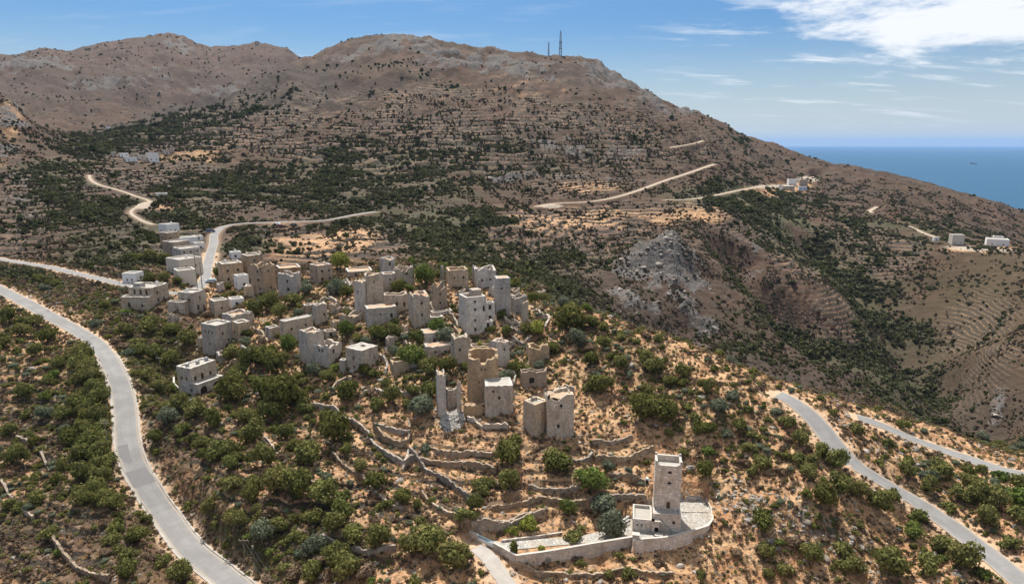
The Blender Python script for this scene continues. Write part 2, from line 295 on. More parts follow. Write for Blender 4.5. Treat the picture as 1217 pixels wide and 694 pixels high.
olive = np.clip(blobs([(1170, 370, 75, 75, -20, 1.1, 280, 700), (1100, 235, 60, 14, 10, .3), (560, 200, 200, 40, 0, .25, 400), (760, 90, 60, 20, 20, .4, 900), (545, 50, 50, 5, 10, .6, 900)]), 0, 1)
TERR = [(1.0, [(500, 150, 240, 45, 3, 1.2, 560), (640, 170, 120, 25, 0, .6, 560), (240, 150, 90, 16, -10, .6, 700), (560, 130, 220, 30, 3, .7, 700), (150, 115, 120, 25, 0, .7, 900), (650, 130, 120, 30, 10, .6, 700), (330, 165, 120, 25, 0, .7, 560), (850, 170, 60, 20, 30, .6, 600)], 4.6),
        (1.0, [(80, 275, 130, 50, 10, 1.6, 280), (162, 208, 60, 18, 0, 1.5, 450), (375, 290, 80, 22, 0, 1.3, 255), (700, 262, 140, 28, -6, 1.0, 400), (690, 218, 70, 10, 0, 1.0, 500), (640, 300, 100, 30, 0, .6, 300), (1010, 300, 60, 30, 20, .8, 450), (60, 230, 70, 25, 0, .9, 350), (430, 215, 120, 25, 0, .6, 400), (880, 260, 60, 20, 20, .6, 400), (1060, 300, 50, 20, 10, .7, 400), (1170, 400, 60, 60, 0, .5, 280), (640, 300, 120, 30, 0, .7, 250), (780, 290, 90, 20, 10, .6, 300), (250, 225, 80, 22, 0, .7, 400), (160, 300, 100, 16, 0, .9, 270)], 1.9),
        (1.0, [(958, 350, 62, 30, 32, 1.4, 330), (1010, 390, 50, 20, 32, .8, 330), (800, 420, 150, 40, 25, .4, 260)], 2.7),
        (1.0, [(60, 520, 160, 170, 0, .7, 0, 250), (330, 600, 150, 90, 0, .7, 0, 230), (620, 560, 190, 80, 0, .3, 0, 165)], 1.5)]

# roads (photo pixels of the centre line), width, colour kind
ROADS = {
 'main': dict(pts=[(-60, 318), (-20, 335), (0, 344), (30, 359), (60, 376), (90, 392), (117, 411), (134, 437), (144, 462), (149, 490), (151, 520), (158, 548), (178, 585), (200, 618), (228, 652), (262, 682), (300, 712), (345, 760)], w=5.1),
 'village': dict(pts=[(-40, 304), (0, 308), (30, 313), (60, 318), (95, 326), (130, 334), (158, 341), (200, 348), (228, 347), (243, 333), (246, 318), (250, 303), (254, 290), (255, 280), (266, 271), (290, 267), (320, 266), (350, 265), (385, 264), (415, 258), (446, 253)], w=4.4),
 'right': dict(pts=[(925, 466), (943, 476), (962, 492), (978, 510), (992, 528), (1012, 548), (1050, 573), (1090, 598), (1130, 626), (1165, 650), (1200, 679), (1240, 715), (1290, 770)], w=5.0),
 'lower': dict(pts=[(1020, 490), (1050, 506), (1080, 520), (1110, 532), (1150, 546), (1190, 558), (1230, 568), (1290, 585)], w=4.5),
 'far_track': dict(pts=[(636, 246), (660, 242), (700, 240), (730, 235), (760, 226), (790, 215), (815, 207), (838, 199), (850, 195)], w=4.2),
 'ridge_track': dict(pts=[(790, 238), (830, 236), (880, 226), (905, 222), (925, 221), (945, 219), (960, 214), (970, 211)], w=4.0),
 'coast_track': dict(pts=[(1042, 246), (1034, 251), (1040, 256), (1062, 263), (1082, 270), (1100, 278), (1112, 282)], w=3.8),
 'hill_track': dict(pts=[(106, 208), (108, 214), (118, 220), (140, 226), (160, 233), (178, 240), (160, 248), (156, 254), (168, 262), (182, 268)], w=2.1),
 'upper_track': dict(pts=[(795, 176), (812, 173), (828, 170), (836, 167)], w=4.0),
}
def catmull(P, step):
    P = [np.array(p, float) for p in P]; out = []
    P = [2 * P[0] - P[1]] + P + [2 * P[-1] - P[-2]]
    for i in range(1, len(P) - 2):
        p0, p1, p2, p3 = P[i - 1:i + 3]; m = max(2, int(np.linalg.norm((p2 - p1)[:2]) / step))
        for k in range(m):
            f = k / m; out.append(0.5 * (2 * p1 + (p2 - p0) * f + (2 * p0 - 5 * p1 + 4 * p2 - p3) * f * f + (3 * p1 - 3 * p2 + p3 - p0) * f ** 3))
    out.append(P[-2]); return np.array(out)
for k, r in ROADS.items():
    p = np.array(r['pts'], float); x, y, z = hit(ZG, p[:, 0], p[:, 1])
    z = height(ZG, x, y)
    c = catmull(np.stack([x, y, z], 1), 2.0 if y.mean() < 300 else 5.0); c[:, 2] += (.9 if k == 'village' else .1) * sstep(c[:, 1], 300, 420)
    ker = np.hanning(9 if y.mean() < 300 else 5); ker /= ker.sum()
    for _ in range(2):
        zz_ = np.pad(c[:, 2], len(ker) // 2, mode='edge'); c[:, 2] = np.convolve(zz_, ker, 'valid')
    r['c'] = c
# distance to the roads on the grid
DR = np.full(XG.shape, 1e9); ZR = np.zeros_like(XG); WR = np.zeros_like(XG)
for k, r in ROADS.items():
    c = r['c']; pad = 25
    m = (XG > c[:, 0].min() - pad) & (XG < c[:, 0].max() + pad) & (YG > c[:, 1].min() - pad) & (YG < c[:, 1].max() + pad)
    xx, yy = XG[m], YG[m]; bd = np.full(xx.shape, 1e9); bz = np.zeros(xx.shape)
    for i in range(len(c) - 1):
        a, b = c[i], c[i + 1]; d = b - a; q = np.clip(((xx - a[0]) * d[0] + (yy - a[1]) * d[1]) / (d[0] ** 2 + d[1] ** 2 + 1e-9), 0, 1)
        di = np.hypot(xx - a[0] - q * d[0], yy - a[1] - q * d[1]); s_ = di < bd
        bd[s_] = di[s_]; bz[s_] = (a[2] + q * d[2])[s_]
    o = DR[m]; better = bd < o
    o[better] = bd[better]; DR[m] = o
    o = ZR[m]; o[better] = bz[better]; ZR[m] = o
    o = WR[m]; o[better] = r['w'] / 2; WR[m] = o
calm = sstep(DR - WR, 1.0, 12.0)

# relief: gullies and roughness that grow with distance, rock crags, terraces
relief = sstep(YG, 280, 700)
Zd = ZG.copy()
Zd += calm * (1 - relief) * (1.2 * fbm(XG, YG, 22, 3, .5, 1.0) + 0.5 * fbm(XG, YG, 5, 3, .5, 8.0))
Zd += relief * calm * (13.0 * (ridged(XG, YG, 190, 4, 3.0) - .5) * sstep(YG, 500, 1100) + 2.2 * fbm(XG, YG, 40, 4, .55, 6.0))
Zd += np.clip(rock, 0, 1) * calm * (far * (2.0 + YG / 260.) * (fbm(XG, YG, 42, 4, .55, 9.0) + .55 * ridged(XG, YG, 26, 3, 2.0)) + (1 - far) * 0.9 * ridged(XG, YG, 4, 4, 5.0))
# gorges cut between the spurs, and the crag right of the village
def carve(pts, depth, width, fade=1.4):
    p = np.array(pts, float); x, y, z = hit(Zd, p[:, 0], p[:, 1]); m = (XG > x.min() - 3 * width) & (XG < x.max() + 3 * width) & (YG > y.min() - 3 * width) & (YG < y.max() + 3 * width)
    xx, yy = XG[m], YG[m]; xx = xx + 9 * fbm(xx, yy, 60, 2, .5, 3.); bd = np.full(xx.shape, 1e9)
    for i in range(len(x) - 1):
        ex, ey = x[i + 1] - x[i], y[i + 1] - y[i]; q = np.clip(((xx - x[i]) * ex + (yy - y[i]) * ey) / (ex * ex + ey * ey), 0, 1); bd = np.minimum(bd, np.hypot(xx - x[i] - q * ex, yy - y[i] - q * ey) + 0 * q)
    Zd[m] -= depth * np.exp(-np.abs(bd / width) ** fade) * calm[m]
carve([(868, 288), (890, 322), (925, 365), (960, 398), (1010, 428)], 20, 20, 3.0)
carve([(965, 285), (1010, 320), (1050, 365), (1080, 410), (1110, 450), (1160, 492)], 17, 24, 2.2)
carve([(545, 270), (480, 250), (400, 232), (330, 225)], 5, 22)
carve([(505, 235), (470, 215), (455, 190)], 8, 22); carve([(560, 240), (600, 215), (590, 190)], 5, 22)
carve([(640, 130), (690, 150), (735, 190)], 9, 40); carve([(330, 150), (350, 190), (390, 225)], 8, 35); carve([(430, 110), (470, 150), (520, 190)], 8, 40); carve([(560, 95), (580, 130), (640, 180)], 7, 40); carve([(800, 150), (830, 180), (880, 205)], 8, 35)
cg = calm * sstep(YG, 280, 320) * (YG < 520)
Zd += cg * (16 * blob(790, 318, 46, 13, 6, 1.0, 280, 520) + 5 * blob(760, 325, 26, 9, 0, 1, 280, 520) - 9 * blob(800, 382, 60, 14, 12, 1.0, 280, 520))
Zd += cg * (11 * blob(1175, 432, 95, 15, -4, 1.0, 270, 520) - 9 * blob(1165, 480, 95, 13, 4, 1.0, 230, 400) + 7 * blob(955, 338, 50, 14, 32, 1.0, 330, 620))
TM = np.zeros_like(ZG); TK = np.zeros_like(ZG); LEV = np.zeros_like(ZG)
for amp, bl, h in TERR:
    m = np.clip(blobs(bl), 0, 1) * calm
    zn = Zd + (h * 1.1) * fbm(XG, YG, 45 if h < 2 else 90, 2, .4, h)
    fr = zn / h - np.floor(zn / h); st = np.floor(zn / h) + sstep(fr, 0.90, 1.0); LEV = np.where(m > TK, zn / h, LEV); TK = np.maximum(TK, m)
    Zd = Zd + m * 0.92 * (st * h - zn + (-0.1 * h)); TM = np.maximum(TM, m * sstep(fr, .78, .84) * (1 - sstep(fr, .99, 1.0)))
# dry-stone terrace walls near the camera: the ground steps up behind each of them
WALLS = [
 ([(440, 520), (462, 540), (480, 551), (486, 532)], 1.2, 'curved'), ([(444, 508), (458, 521), (478, 528), (487, 517), (485, 500)], 1.4, 'horseshoe'),
 ([(360, 487), (372, 483), (398, 487), (412, 500), (440, 518)], 1.0, ''), ([(394, 541), (412, 556), (430, 568)], 1.0, ''), ([(450, 506), (474, 514), (488, 517)], 1.2, ''),
 ([(487, 536), (505, 555), (528, 569), (556, 590)], 1.3, ''), ([(500, 545), (530, 551), (575, 553), (590, 560)], 1.1, ''), ([(505, 532), (540, 540), (585, 542)], 1.0, ''),
 ([(500, 586), (520, 604), (548, 620)], 1.2, ''), ([(548, 622), (585, 624), (614, 618), (648, 606)], 1.6, ''), ([(560, 628), (600, 628), (632, 618)], 0.7, ''), ([(584, 603), (620, 598), (650, 592), (700, 600)], 1.1, ''),
 ([(628, 579), (660, 583), (690, 580)], 1.1, ''), ([(704, 528), (728, 529), (752, 520)], 1.3, ''), ([(708, 545), (735, 548), (760, 541), (776, 535)], 1.5, ''),
 ([(722, 566), (748, 567), (766, 574), (772, 590)], 1.2, ''), ([(700, 598), (735, 592), (768, 592)], 1.5, ''), ([(478, 560), (488, 548), (512, 540)], 0.9, ''),
 ([(384, 640), (430, 655), (470, 650)], 0.9, ''), ([(610, 672), (680, 684), (740, 678), (800, 682)], 0.8, ''), ([(20, 520), (45, 535), (60, 560)], 0.9, ''), ([(0, 570), (22, 600), (40, 618)], 0.9, ''),
 ([(60, 640), (80, 664), (100, 680), (130, 690)], 1.0, ''), ([(430, 566), (452, 590), (480, 606)], 1.0, ''), ([(346, 560), (372, 574), (396, 582)], 0.9, ''), ([(300, 500), (316, 520), (330, 540)], 0.8, ''), ([(660, 545), (690, 548), (704, 540)], 0.8, '')]
WALL_C = []
for pts, h, kind in WALLS:
    p = np.array(pts, float); x, y, z = hit(Zd, p[:, 0], p[:, 1]); c = catmull(np.stack([x, y, z], 1), 0.6); WALL_C.append(c)
    pad = 9; m = (XG > c[:, 0].min() - pad) & (XG < c[:, 0].max() + pad) & (YG > c[:, 1].min() - pad) & (YG < c[:, 1].max() + pad)
    xx, yy = XG[m], YG[m]; bd = np.full(xx.shape, 1e9); sg = np.zeros(xx.shape); en = np.zeros(xx.shape)
    for i in range(len(c) - 1):
        a, b = c[i], c[i + 1]; d = b - a; q0 = ((xx - a[0]) * d[0] + (yy - a[1]) * d[1]) / (d[0] ** 2 + d[1] ** 2 + 1e-9); q = np.clip(q0, 0, 1)
        ox, oy = xx - a[0] - q * d[0], yy - a[1] - q * d[1]; di = np.hypot(ox, oy); s_ = di < bd
        cr = d[0] * oy - d[1] * ox
        bd[s_] = di[s_]; sg[s_] = np.sign(cr)[s_]; en[s_] = np.clip(np.abs(q0 - q)[s_] * np.hypot(d[0], d[1]), 0, 9)
    up = 1.0 if c[-1, 0] > c[0, 0] else -1.0     # left-to-right line: uphill (away from the camera) is on its left
    side = sg * up
    Zd[m] += h * 0.65 * side * np.exp(-bd / 3.5) * sstep(bd, 0.1, 0.5) * np.exp(-en / 1.0)
# platform of the restored white tower
PLZ = None
# keep the skyline of the mountains where the photograph has it
SKYL = np.array([(0, 65), (30, 62), (55, 57), (80, 61), (130, 50), (175, 43), (205, 40), (250, 56), (275, 55), (300, 51), (340, 57), (372, 67), (400, 53), (430, 44), (455, 42), (490, 42), (525, 49), (560, 55), (600, 60), (640, 65), (700, 70), (722, 82), (745, 95), (780, 114), (840, 138), (870, 152), (900, 165), (940, 178), (975, 190)], float)
T_ = (Zd - CAMZ) / YG; need = []
for sx, sy in SKYL:
    us, ts = pix(sx, sy); gi_ = int(round((us - U[0]) / (U[1] - U[0]))); colt = T_[:, max(0, gi_ - 2):gi_ + 3].mean(1); need.append((us, ts - colt.max()))
need = np.array(need); corr = np.interp(U, need[:, 0], need[:, 1]); Zd += YG * corr[None, :] * sstep(YG, 750, 1250)
# carve the roads
flat = 1 - sstep(DR - WR, 0.6, 4.5)
Zr = Zd * (1 - flat) + (ZR - 0.12) * flat
ZG = Zr
PX, PY = unpix(XG, YG, ZG)
# level ground under the restored white tower and its yard
def plane(px, py, z):
    u, t = pix(px, py); Y = (z - CAMZ) / t; return float(u * Y), float(Y)
_x, _y, _z = hit(ZG, [790], [634]); PLZ = float(_z[0]) + 0.7; YDZ = PLZ - 1.2
PLAT = [plane(*p, PLZ + .0) for p in [(752, 645), (770, 643.5), (786, 642.5), (802, 640), (818, 635.5), (832, 631), (841, 628), (847, 619.5), (845.6, 607), (839, 593), (809, 591.5), (776, 594), (752, 612)]]
YARD = [plane(*p, YDZ) for p in [(596, 654.5), (613.6, 665), (645, 661), (671, 657), (708, 651.5), (753, 646.5), (753, 614), (735, 610), (715, 626), (690, 632), (660, 636), (628, 637), (598, 640), (575, 638), (560, 638)]]
def inside(poly, X, Y):
    r = np.zeros(X.shape, bool); n_ = len(poly); j = n_ - 1
    for i in range(n_):
        xi, yi = poly[i]; xj, yj = poly[j]
        c_ = ((yi > Y) != (yj > Y)) & (X < (xj - xi) * (Y - yi) / (yj - yi + 1e-12) + xi); r ^= c_; j = i
    return r
def pdist(poly, X, Y, closed=True):
    d = np.full(X.shape, 1e9)
    for i in range(len(poly) - (0 if closed else 1)):
        a, b = poly[i], poly[(i + 1) % len(poly)]; ex, ey = b[0] - a[0], b[1] - a[1]
        q = np.clip(((X - a[0]) * ex + (Y - a[1]) * ey) / (ex * ex + ey * ey + 1e-9), 0, 1); d = np.minimum(d, np.hypot(X - a[0] - q * ex, Y - a[1] - q * ey))
    return d
_near = (YG < 170) & (YG > 95)
for poly, zl in ((YARD, YDZ), (PLAT, PLZ)):
    ins = np.zeros(XG.shape, bool); ins[_near] = inside(poly, XG[_near], YG[_near]); d = np.full(XG.shape, 99.0); d[_near] = pdist(poly, XG[_near], YG[_near])
    ZG = np.where(ins & (d > .0), zl - 0.2, ZG)
    # ground just outside may not stand above the floor on the downhill side
    dn = (~ins) & (d < 2.5); front = YG < np.interp(XG, [poly[0][0] - 30, poly[0][0], 60], [poly[0][1], poly[0][1], poly[6][1]]) + 0
    ZG = np.where(dn & (ZG > zl - .8) & front, zl - .8, ZG)
PX, PY = unpix(XG, YG, ZG)
# pale drive down from the gate of the yard
DRV = np.array([(566, 642), (574, 650), (584, 665), (597, 684), (612, 706), (630, 730)], float)
_x, _y, _z = hit(ZG, DRV[:, 0], DRV[:, 1]); _z[0] = _z[1] = YDZ - .25; _z[2] = min(_z[2], YDZ - .7); _z[3] = min(_z[3], YDZ - 1.5); ROADS['drive'] = dict(c=catmull(np.stack([_x, _y, _z], 1), 1.0), w=3.2)
c = ROADS['drive']['c']
for i in range(3): c[1:-1, 2] = (c[:-2, 2] + c[1:-1, 2] + c[2:, 2]) / 3
dd_ = np.full(XG.shape, 1e9); zz2 = np.zeros(XG.shape)
for i in range(len(c) - 1):
    a, b = c[i], c[i + 1]; d = b - a; xx, yy = XG[_near], YG[_near]
    q = np.clip(((xx - a[0]) * d[0] + (yy - a[1]) * d[1]) / (d[0] ** 2 + d[1] ** 2), 0, 1); di = np.hypot(xx - a[0] - q * d[0], yy - a[1] - q * d[1])
    o = dd_[_near]; s_ = di < o; o[s_] = di[s_]; dd_[_near] = o; o = zz2[_near]; o[s_] = (a[2] + q * d[2])[s_]; zz2[_near] = o
fl = 1 - sstep(dd_ - 1.6, 0.4, 3.0); ZG = ZG * (1 - fl) + (zz2 - .12) * fl
WR = np.where(dd_ < DR, 1.6, WR); DR = np.minimum(DR, dd_)

# ------------------------------------------------------------------ materials
def newmat(name):
    m = bpy.data.materials.new(name); m.use_nodes = True; t = m.node_tree; t.nodes.clear()
    o = N(t, 'ShaderNodeOutputMaterial'); b = N(t, 'ShaderNodeBsdfPrincipled'); L(t, b.outputs[0], o.inputs[0])
    b.inputs['Roughness'].default_value = .9; b.inputs['Specular IOR Level'].default_value = .15
    return m, t, b
def wpos(t): return N(t, 'ShaderNodeNewGeometry').outputs['Position']
def noise(t, vec, scale, detail=4, rough=.55, out=0, dim=None):
    n_ = N(t, 'ShaderNodeTexNoise'); L(t, vec, n_.inputs['Vector']); n_.inputs['Scale'].default_value = scale; n_.inputs['Detail'].default_value = detail; n_.inputs['Roughness'].default_value = rough
    return n_.outputs[out]
def attr(t, name):
    n_ = N(t, 'ShaderNodeAttribute'); n_.attribute_name = name; return n_.outputs['Fac']
def bump(t, b, h, dist, strength=.6):
    n_ = N(t, 'ShaderNodeBump'); L(t, h, n_.inputs['Height']); n_.inputs['Distance'].default_value = dist; n_.inputs['Strength'].default_value = strength
    L(t, n_.outputs[0], b.inputs['Normal']); return n_
GM, t, b = newmat('hillside_ground')
P_ = wpos(t)
nb = noise(t, P_, .9, 5, .65); na = noise(t, P_, .22, 5, .6); nc = noise(t, P_, .035, 5, .6); nd = noise(t, P_, .008, 3, .5); nf = noise(t, P_, 3.0, 3, .6)
farc = mixc(t, smooth(t, nc, .35, .65), (.051, .031, .020), (.081, .049, .032))
farc = mixc(t, mth(t, 'MULTIPLY', smooth(t, nd, .4, .62), .55), farc, (.088, .046, .029))
farc = mixc(t, mth(t, 'MULTIPLY', smooth(t, na, .50, .62), .7), farc, (.042, .034, .023))
farc = mixc(t, mth(t, 'MULTIPLY', smooth(t, nb, .56, .66), .25), farc, (.115, .080, .060))
nm_ = noise(t, P_, .075, 5, .7); farc = mixc(t, mth(t, 'MULTIPLY', smooth(t, nm_, .50, .62), .55), farc, (.045, .038, .027)); farc = mixc(t, mth(t, 'MULTIPLY', mth(t, 'SUBTRACT', 1.0, smooth(t, nm_, .34, .44)), .45), farc, (.17, .115, .078))
greenc = mixc(t, na, (.035, .042, .020), (.085, .078, .038))
farc = mixc(t, mth(t, 'MULTIPLY', smooth(t, mth(t, 'ADD', attr(t, 'veg'), mth(t, 'MULTIPLY', na, .6)), .40, .85), .85), farc, greenc)
farc = mixc(t, mth(t, 'MULTIPLY', attr(t, 'heath'), .9), farc, mixc(t, na, (.034, .027, .021), (.064, .045, .034)))  # heath mask: dark scrub plus painted cloud and slope shade
olv = mixc(t, na, (.036, .029, .013), (.068, .046, .021))
farc = mixc(t, mth(t, 'MULTIPLY', attr(t, 'olive'), .85), farc, olv)
dryc = mixc(t, smooth(t, na, .35, .65), (.30, .155, .076), (.45, .285, .155))
dryc = mixc(t, smooth(t, nb, .50, .63), dryc, (.13, .088, .055))
dryc = mixc(t, mth(t, 'MULTIPLY', smooth(t, nf, .55, .70), .5), dryc, (.56, .43, .30))
dryf = smooth(t, mth(t, 'ADD', attr(t, 'dry'), mth(t, 'MULTIPLY', mth(t, 'SUBTRACT', nc, .5), 1.3)), .28, .72)
colr = mixc(t, dryf, farc, dryc)
rockc = mixc(t, smooth(t, nb, .35, .65), (.042, .039, .038), (.135, .124, .112))
rockc = mixc(t, mth(t, 'MULTIPLY', smooth(t, na, .50, .66), .55), rockc, (.13, .085, .065))
rf = smooth(t, mth(t, 'ADD', attr(t, 'rock'), mth(t, 'MULTIPLY', mth(t, 'SUBTRACT', na, .5), 1.6)), .38, .62)
colr = mixc(t, rf, colr, rockc)
wallc = mixc(t, nb, (.026, .021, .016), (.075, .060, .046))
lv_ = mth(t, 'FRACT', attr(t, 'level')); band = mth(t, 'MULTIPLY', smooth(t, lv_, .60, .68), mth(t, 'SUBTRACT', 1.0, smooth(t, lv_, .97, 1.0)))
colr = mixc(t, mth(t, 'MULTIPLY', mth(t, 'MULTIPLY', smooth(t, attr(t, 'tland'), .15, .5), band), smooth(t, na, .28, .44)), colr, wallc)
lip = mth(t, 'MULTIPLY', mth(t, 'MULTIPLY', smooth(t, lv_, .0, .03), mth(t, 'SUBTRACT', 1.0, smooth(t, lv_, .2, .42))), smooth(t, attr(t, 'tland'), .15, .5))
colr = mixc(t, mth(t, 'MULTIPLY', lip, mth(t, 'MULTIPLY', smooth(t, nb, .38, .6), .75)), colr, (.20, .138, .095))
colr = mixc(t, smooth(t, mth(t, 'ADD', attr(t, 'pale'), mth(t, 'MULTIPLY', mth(t, 'SUBTRACT', nb, .5), .8)), .25, .6), colr, mixc(t, na, (.26, .21, .16), (.40, .34, .28)))
shc = mixc(t, nb, (.50, .33, .20), (.36, .27, .20))
colr = mixc(t, mth(t, 'MULTIPLY', attr(t, 'verge'), smooth(t, nb, .25, .5)), colr, shc)
L(t, colr, b.inputs['Base Color'])
hh = mth(t, 'ADD', mth(t, 'ADD', mth(t, 'MULTIPLY', na, 1.4), mth(t, 'MULTIPLY', nm_, 3.5)), mth(t, 'ADD', mth(t, 'MULTIPLY', nb, .5), mth(t, 'MULTIPLY', nf, .15)))
bump(t, b, hh, 1.0, .8)

# terrain mesh
me = bpy.data.meshes.new('hillside')
nvt = NU * NV; co = np.stack([XG.ravel(), YG.ravel(), ZG.ravel()], 1).astype(np.float32)
me.vertices.add(nvt); me.vertices.foreach_set('co', co.ravel())
ii = (np.arange(NV - 1)[:, None] * NU + np.arange(NU - 1)[None]).ravel()
quads = np.stack([ii, ii + 1, ii + NU + 1, ii + NU], 1).astype(np.int32); nq = len(quads)
me.loops.add(nq * 4); me.loops.foreach_set('vertex_index', quads.ravel())
me.polygons.add(nq); me.polygons.foreach_set('loop_start', np.arange(0, nq * 4, 4, dtype=np.int32)); me.polygons.foreach_set('loop_total', np.full(nq, 4, np.int32))
me.polygons.foreach_set('use_smooth', np.ones(nq, bool)); me.update(calc_edges=True)
verge = (1 - sstep(DR - WR, 0.2, 3.2)) * (YG < 330) + (1 - sstep(DR - WR, .3, 2.5)) * (YG >= 330) * .3
pale = np.clip(blobs([(175, 244, 13, 3.5, -8, 1.3, 380), (196, 238, 10, 3, 0, .6, 380), (345, 248, 1, 1, 0, 0), (655, 245, 14, 2.5, 0, 1.0, 450), (610, 388, 12, 10, 30, .7, 0, 240), (566, 372, 30, 8, 10, .5, 0, 240), (645, 372, 20, 6, 30, .7, 0, 240), (668, 350, 8, 4, 30, .4, 0, 240), (300, 372, 14, 4, 0, .5, 0, 300), (138, 352, 14, 6, 10, .6, 0, 300), (230, 330, 14, 10, 0, .6, 0, 320), (345, 388, 20, 5, 0, .4, 0, 260), (60, 230, 6, 6, 0, .5, 380), (920, 222, 30, 3, 0, .8, 500), (960, 213, 14, 3.5, 0, 1.1, 500), (1165, 296, 46, 3.5, 3, .8, 400)]), 0, 1)
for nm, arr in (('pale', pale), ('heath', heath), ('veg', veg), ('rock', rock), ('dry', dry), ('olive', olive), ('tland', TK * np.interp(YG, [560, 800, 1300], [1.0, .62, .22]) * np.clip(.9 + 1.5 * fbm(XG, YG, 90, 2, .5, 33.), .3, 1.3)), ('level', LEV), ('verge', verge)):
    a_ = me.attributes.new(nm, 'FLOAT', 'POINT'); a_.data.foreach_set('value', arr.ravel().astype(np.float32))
me.materials.append(GM)
terrain = mesh_obj('hillside', me); tag(terrain, kind='structure')

# sea
SM, t, b = newmat('sea_water')
P_ = wpos(t); n1_ = noise(t, P_, .004, 4, .6); n2_ = noise(t, P_, .12, 4, .6)
L(t, mixc(t, n1_, (.016, .062, .118), (.026, .082, .145)), b.inputs['Base Color'])
b.inputs['Roughness'].default_value = .6; b.inputs['Specular IOR Level'].default_value = .05
bump(t, b, n2_, 1.0, .5)
mb = MB(); S = 60000
xs = [-S, -8000, 8000, S]
for i in range(3):
    for j in range(3): mb.face([(xs[i], xs[j], 0), (xs[i + 1], xs[j], 0), (xs[i + 1], xs[j + 1], 0), (xs[i], xs[j + 1], 0)])
tag(mb.build('sea', SM), kind='structure')

# roads
RM, t, b = newmat('asphalt')
P_ = wpos(t); n1_ = noise(t, P_, .25, 5, .6); n2_ = noise(t, P_, 2.2, 4, .6)
c1 = mixc(t, smooth(t, n1_, .35, .65), (.175, .168, .162), (.225, .217, .208)); c1 = mixc(t, mth(t, 'MULTIPLY', n2_, .5), c1, (.175, .17, .168))
ea = attr(t, 'edge'); c1 = mixc(t, mth(t, 'MULTIPLY', smooth(t, mth(t, 'ADD', ea, mth(t, 'MULTIPLY', n2_, .25)), .88, 1.05), .6), c1, (.33, .28, .22))
tr = mth(t, 'ABSOLUTE', mth(t, 'SUBTRACT', mth(t, 'ABSOLUTE', attr(t, 'side')), .42)); c1 = mixc(t, mth(t, 'MULTIPLY', mth(t, 'SUBTRACT', 1.0, smooth(t, tr, .0, .2)), .25), c1, (.155, .15, .148))
cr_ = N(t, 'ShaderNodeTexVoronoi', feature='DISTANCE_TO_EDGE'); L(t, P_, cr_.inputs['Vector']); cr_.inputs['Scale'].default_value = .22
c1 = mixc(t, mth(t, 'MULTIPLY', mth(t, 'SUBTRACT', 1.0, smooth(t, cr_.outputs[0], .0, .012)), .5), c1, (.14, .135, .13))
L(t, c1, b.inputs['Base Color']); bump(t, b, n2_, .02)
TRM, t, b = newmat('dirt_track')
P_ = wpos(t); n1_ = noise(t, P_, .3, 4); L(t, mixc(t, n1_, (.25, .205, .155), (.36, .30, .235)), b.inputs['Base Color'])
DKM, t, b = newmat('fresh_asphalt')
P_ = wpos(t); n1_ = noise(t, P_, .8, 4); L(t, mixc(t, n1_, (.135, .13, .128), (.165, .16, .158)), b.inputs['Base Color'])
CNM, t, b = newmat('pale_concrete')
P_ = wpos(t); n1_ = noise(t, P_, .5, 5, .65); n2_ = noise(t, P_, 4, 3)
L(t, mixc(t, mth(t, 'MULTIPLY', n2_, .5), mixc(t, smooth(t, n1_, .3, .7), (.30, .275, .245), (.38, .355, .32)), (.25, .225, .20)), b.inputs['Base Color']); bump(t, b, n2_, .02)
def offset_line(c, d):
    tg = np.gradient(c[:, :2], axis=0); tg /= np.linalg.norm(tg, axis=1)[:, None] + 1e-9
    o = c.copy(); o[:, 0] += -tg[:, 1] * d; o[:, 1] += tg[:, 0] * d; return o
def ribbon(name, c, offs, mat, lift=0.0, edge=True, kind='structure', jit=.0, skirt=.35):
    mb = MB(); rows = []
    for d in offs:
        o = offset_line(c, d)
        if jit and abs(d) == max(abs(offs[0]), abs(offs[-1])): o[:, 0] += jit * np.array([rnd.uniform(-1, 1) for _ in o])
        rows.append(o)
    nr = len(rows); verts = []; ed = []
    for k, r_ in enumerate(rows):
        for p in r_: verts.append((p[0], p[1], p[2] + lift)); ed.append(2.0 * k / (nr - 1) - 1)
    m_ = len(c); faces = [(k * m_ + i, k * m_ + i + 1, (k + 1) * m_ + i + 1, (k + 1) * m_ + i) for k in range(nr - 1) for i in range(m_ - 1)]
    b0 = len(verts)                       # edges turned down into the ground
    for k in (0, nr - 1):
        for p in rows[k]: verts.append((p[0], p[1], p[2] + lift - skirt)); ed.append(-1.0 if k == 0 else 1.0)
    for i in range(m_ - 1):
        faces.append((b0 + i, b0 + i + 1, i + 1, i)); q = (nr - 1) * m_; faces.append((q + i, q + i + 1, b0 + m_ + i + 1, b0 + m_ + i))
    me = bpy.data.meshes.new(name); me.from_pydata(verts, [], faces)
    a_ = me.attributes.new('side', 'FLOAT', 'POINT'); a_.data.foreach_set('value', ed)
    a_ = me.attributes.new('edge', 'FLOAT', 'POINT'); a_.data.foreach_set('value', [abs(e) for e in ed])
    me.materials.append(mat); me.update()
    return tag(mesh_obj(name, me), kind=kind)
for k, r in ROADS.items():
    hw = r['w'] / 2; offs = np.linspace(-hw, hw, 7)
    mat = RM if k in ('main', 'right', 'lower', 'village') else (CNM if k == 'drive' else TRM)
    ribbon('road' if k in ('main', 'right', 'lower', 'village') else ('driveway' if k == 'drive' else 'dirt_track'), r['c'], offs, mat, jit=.12)
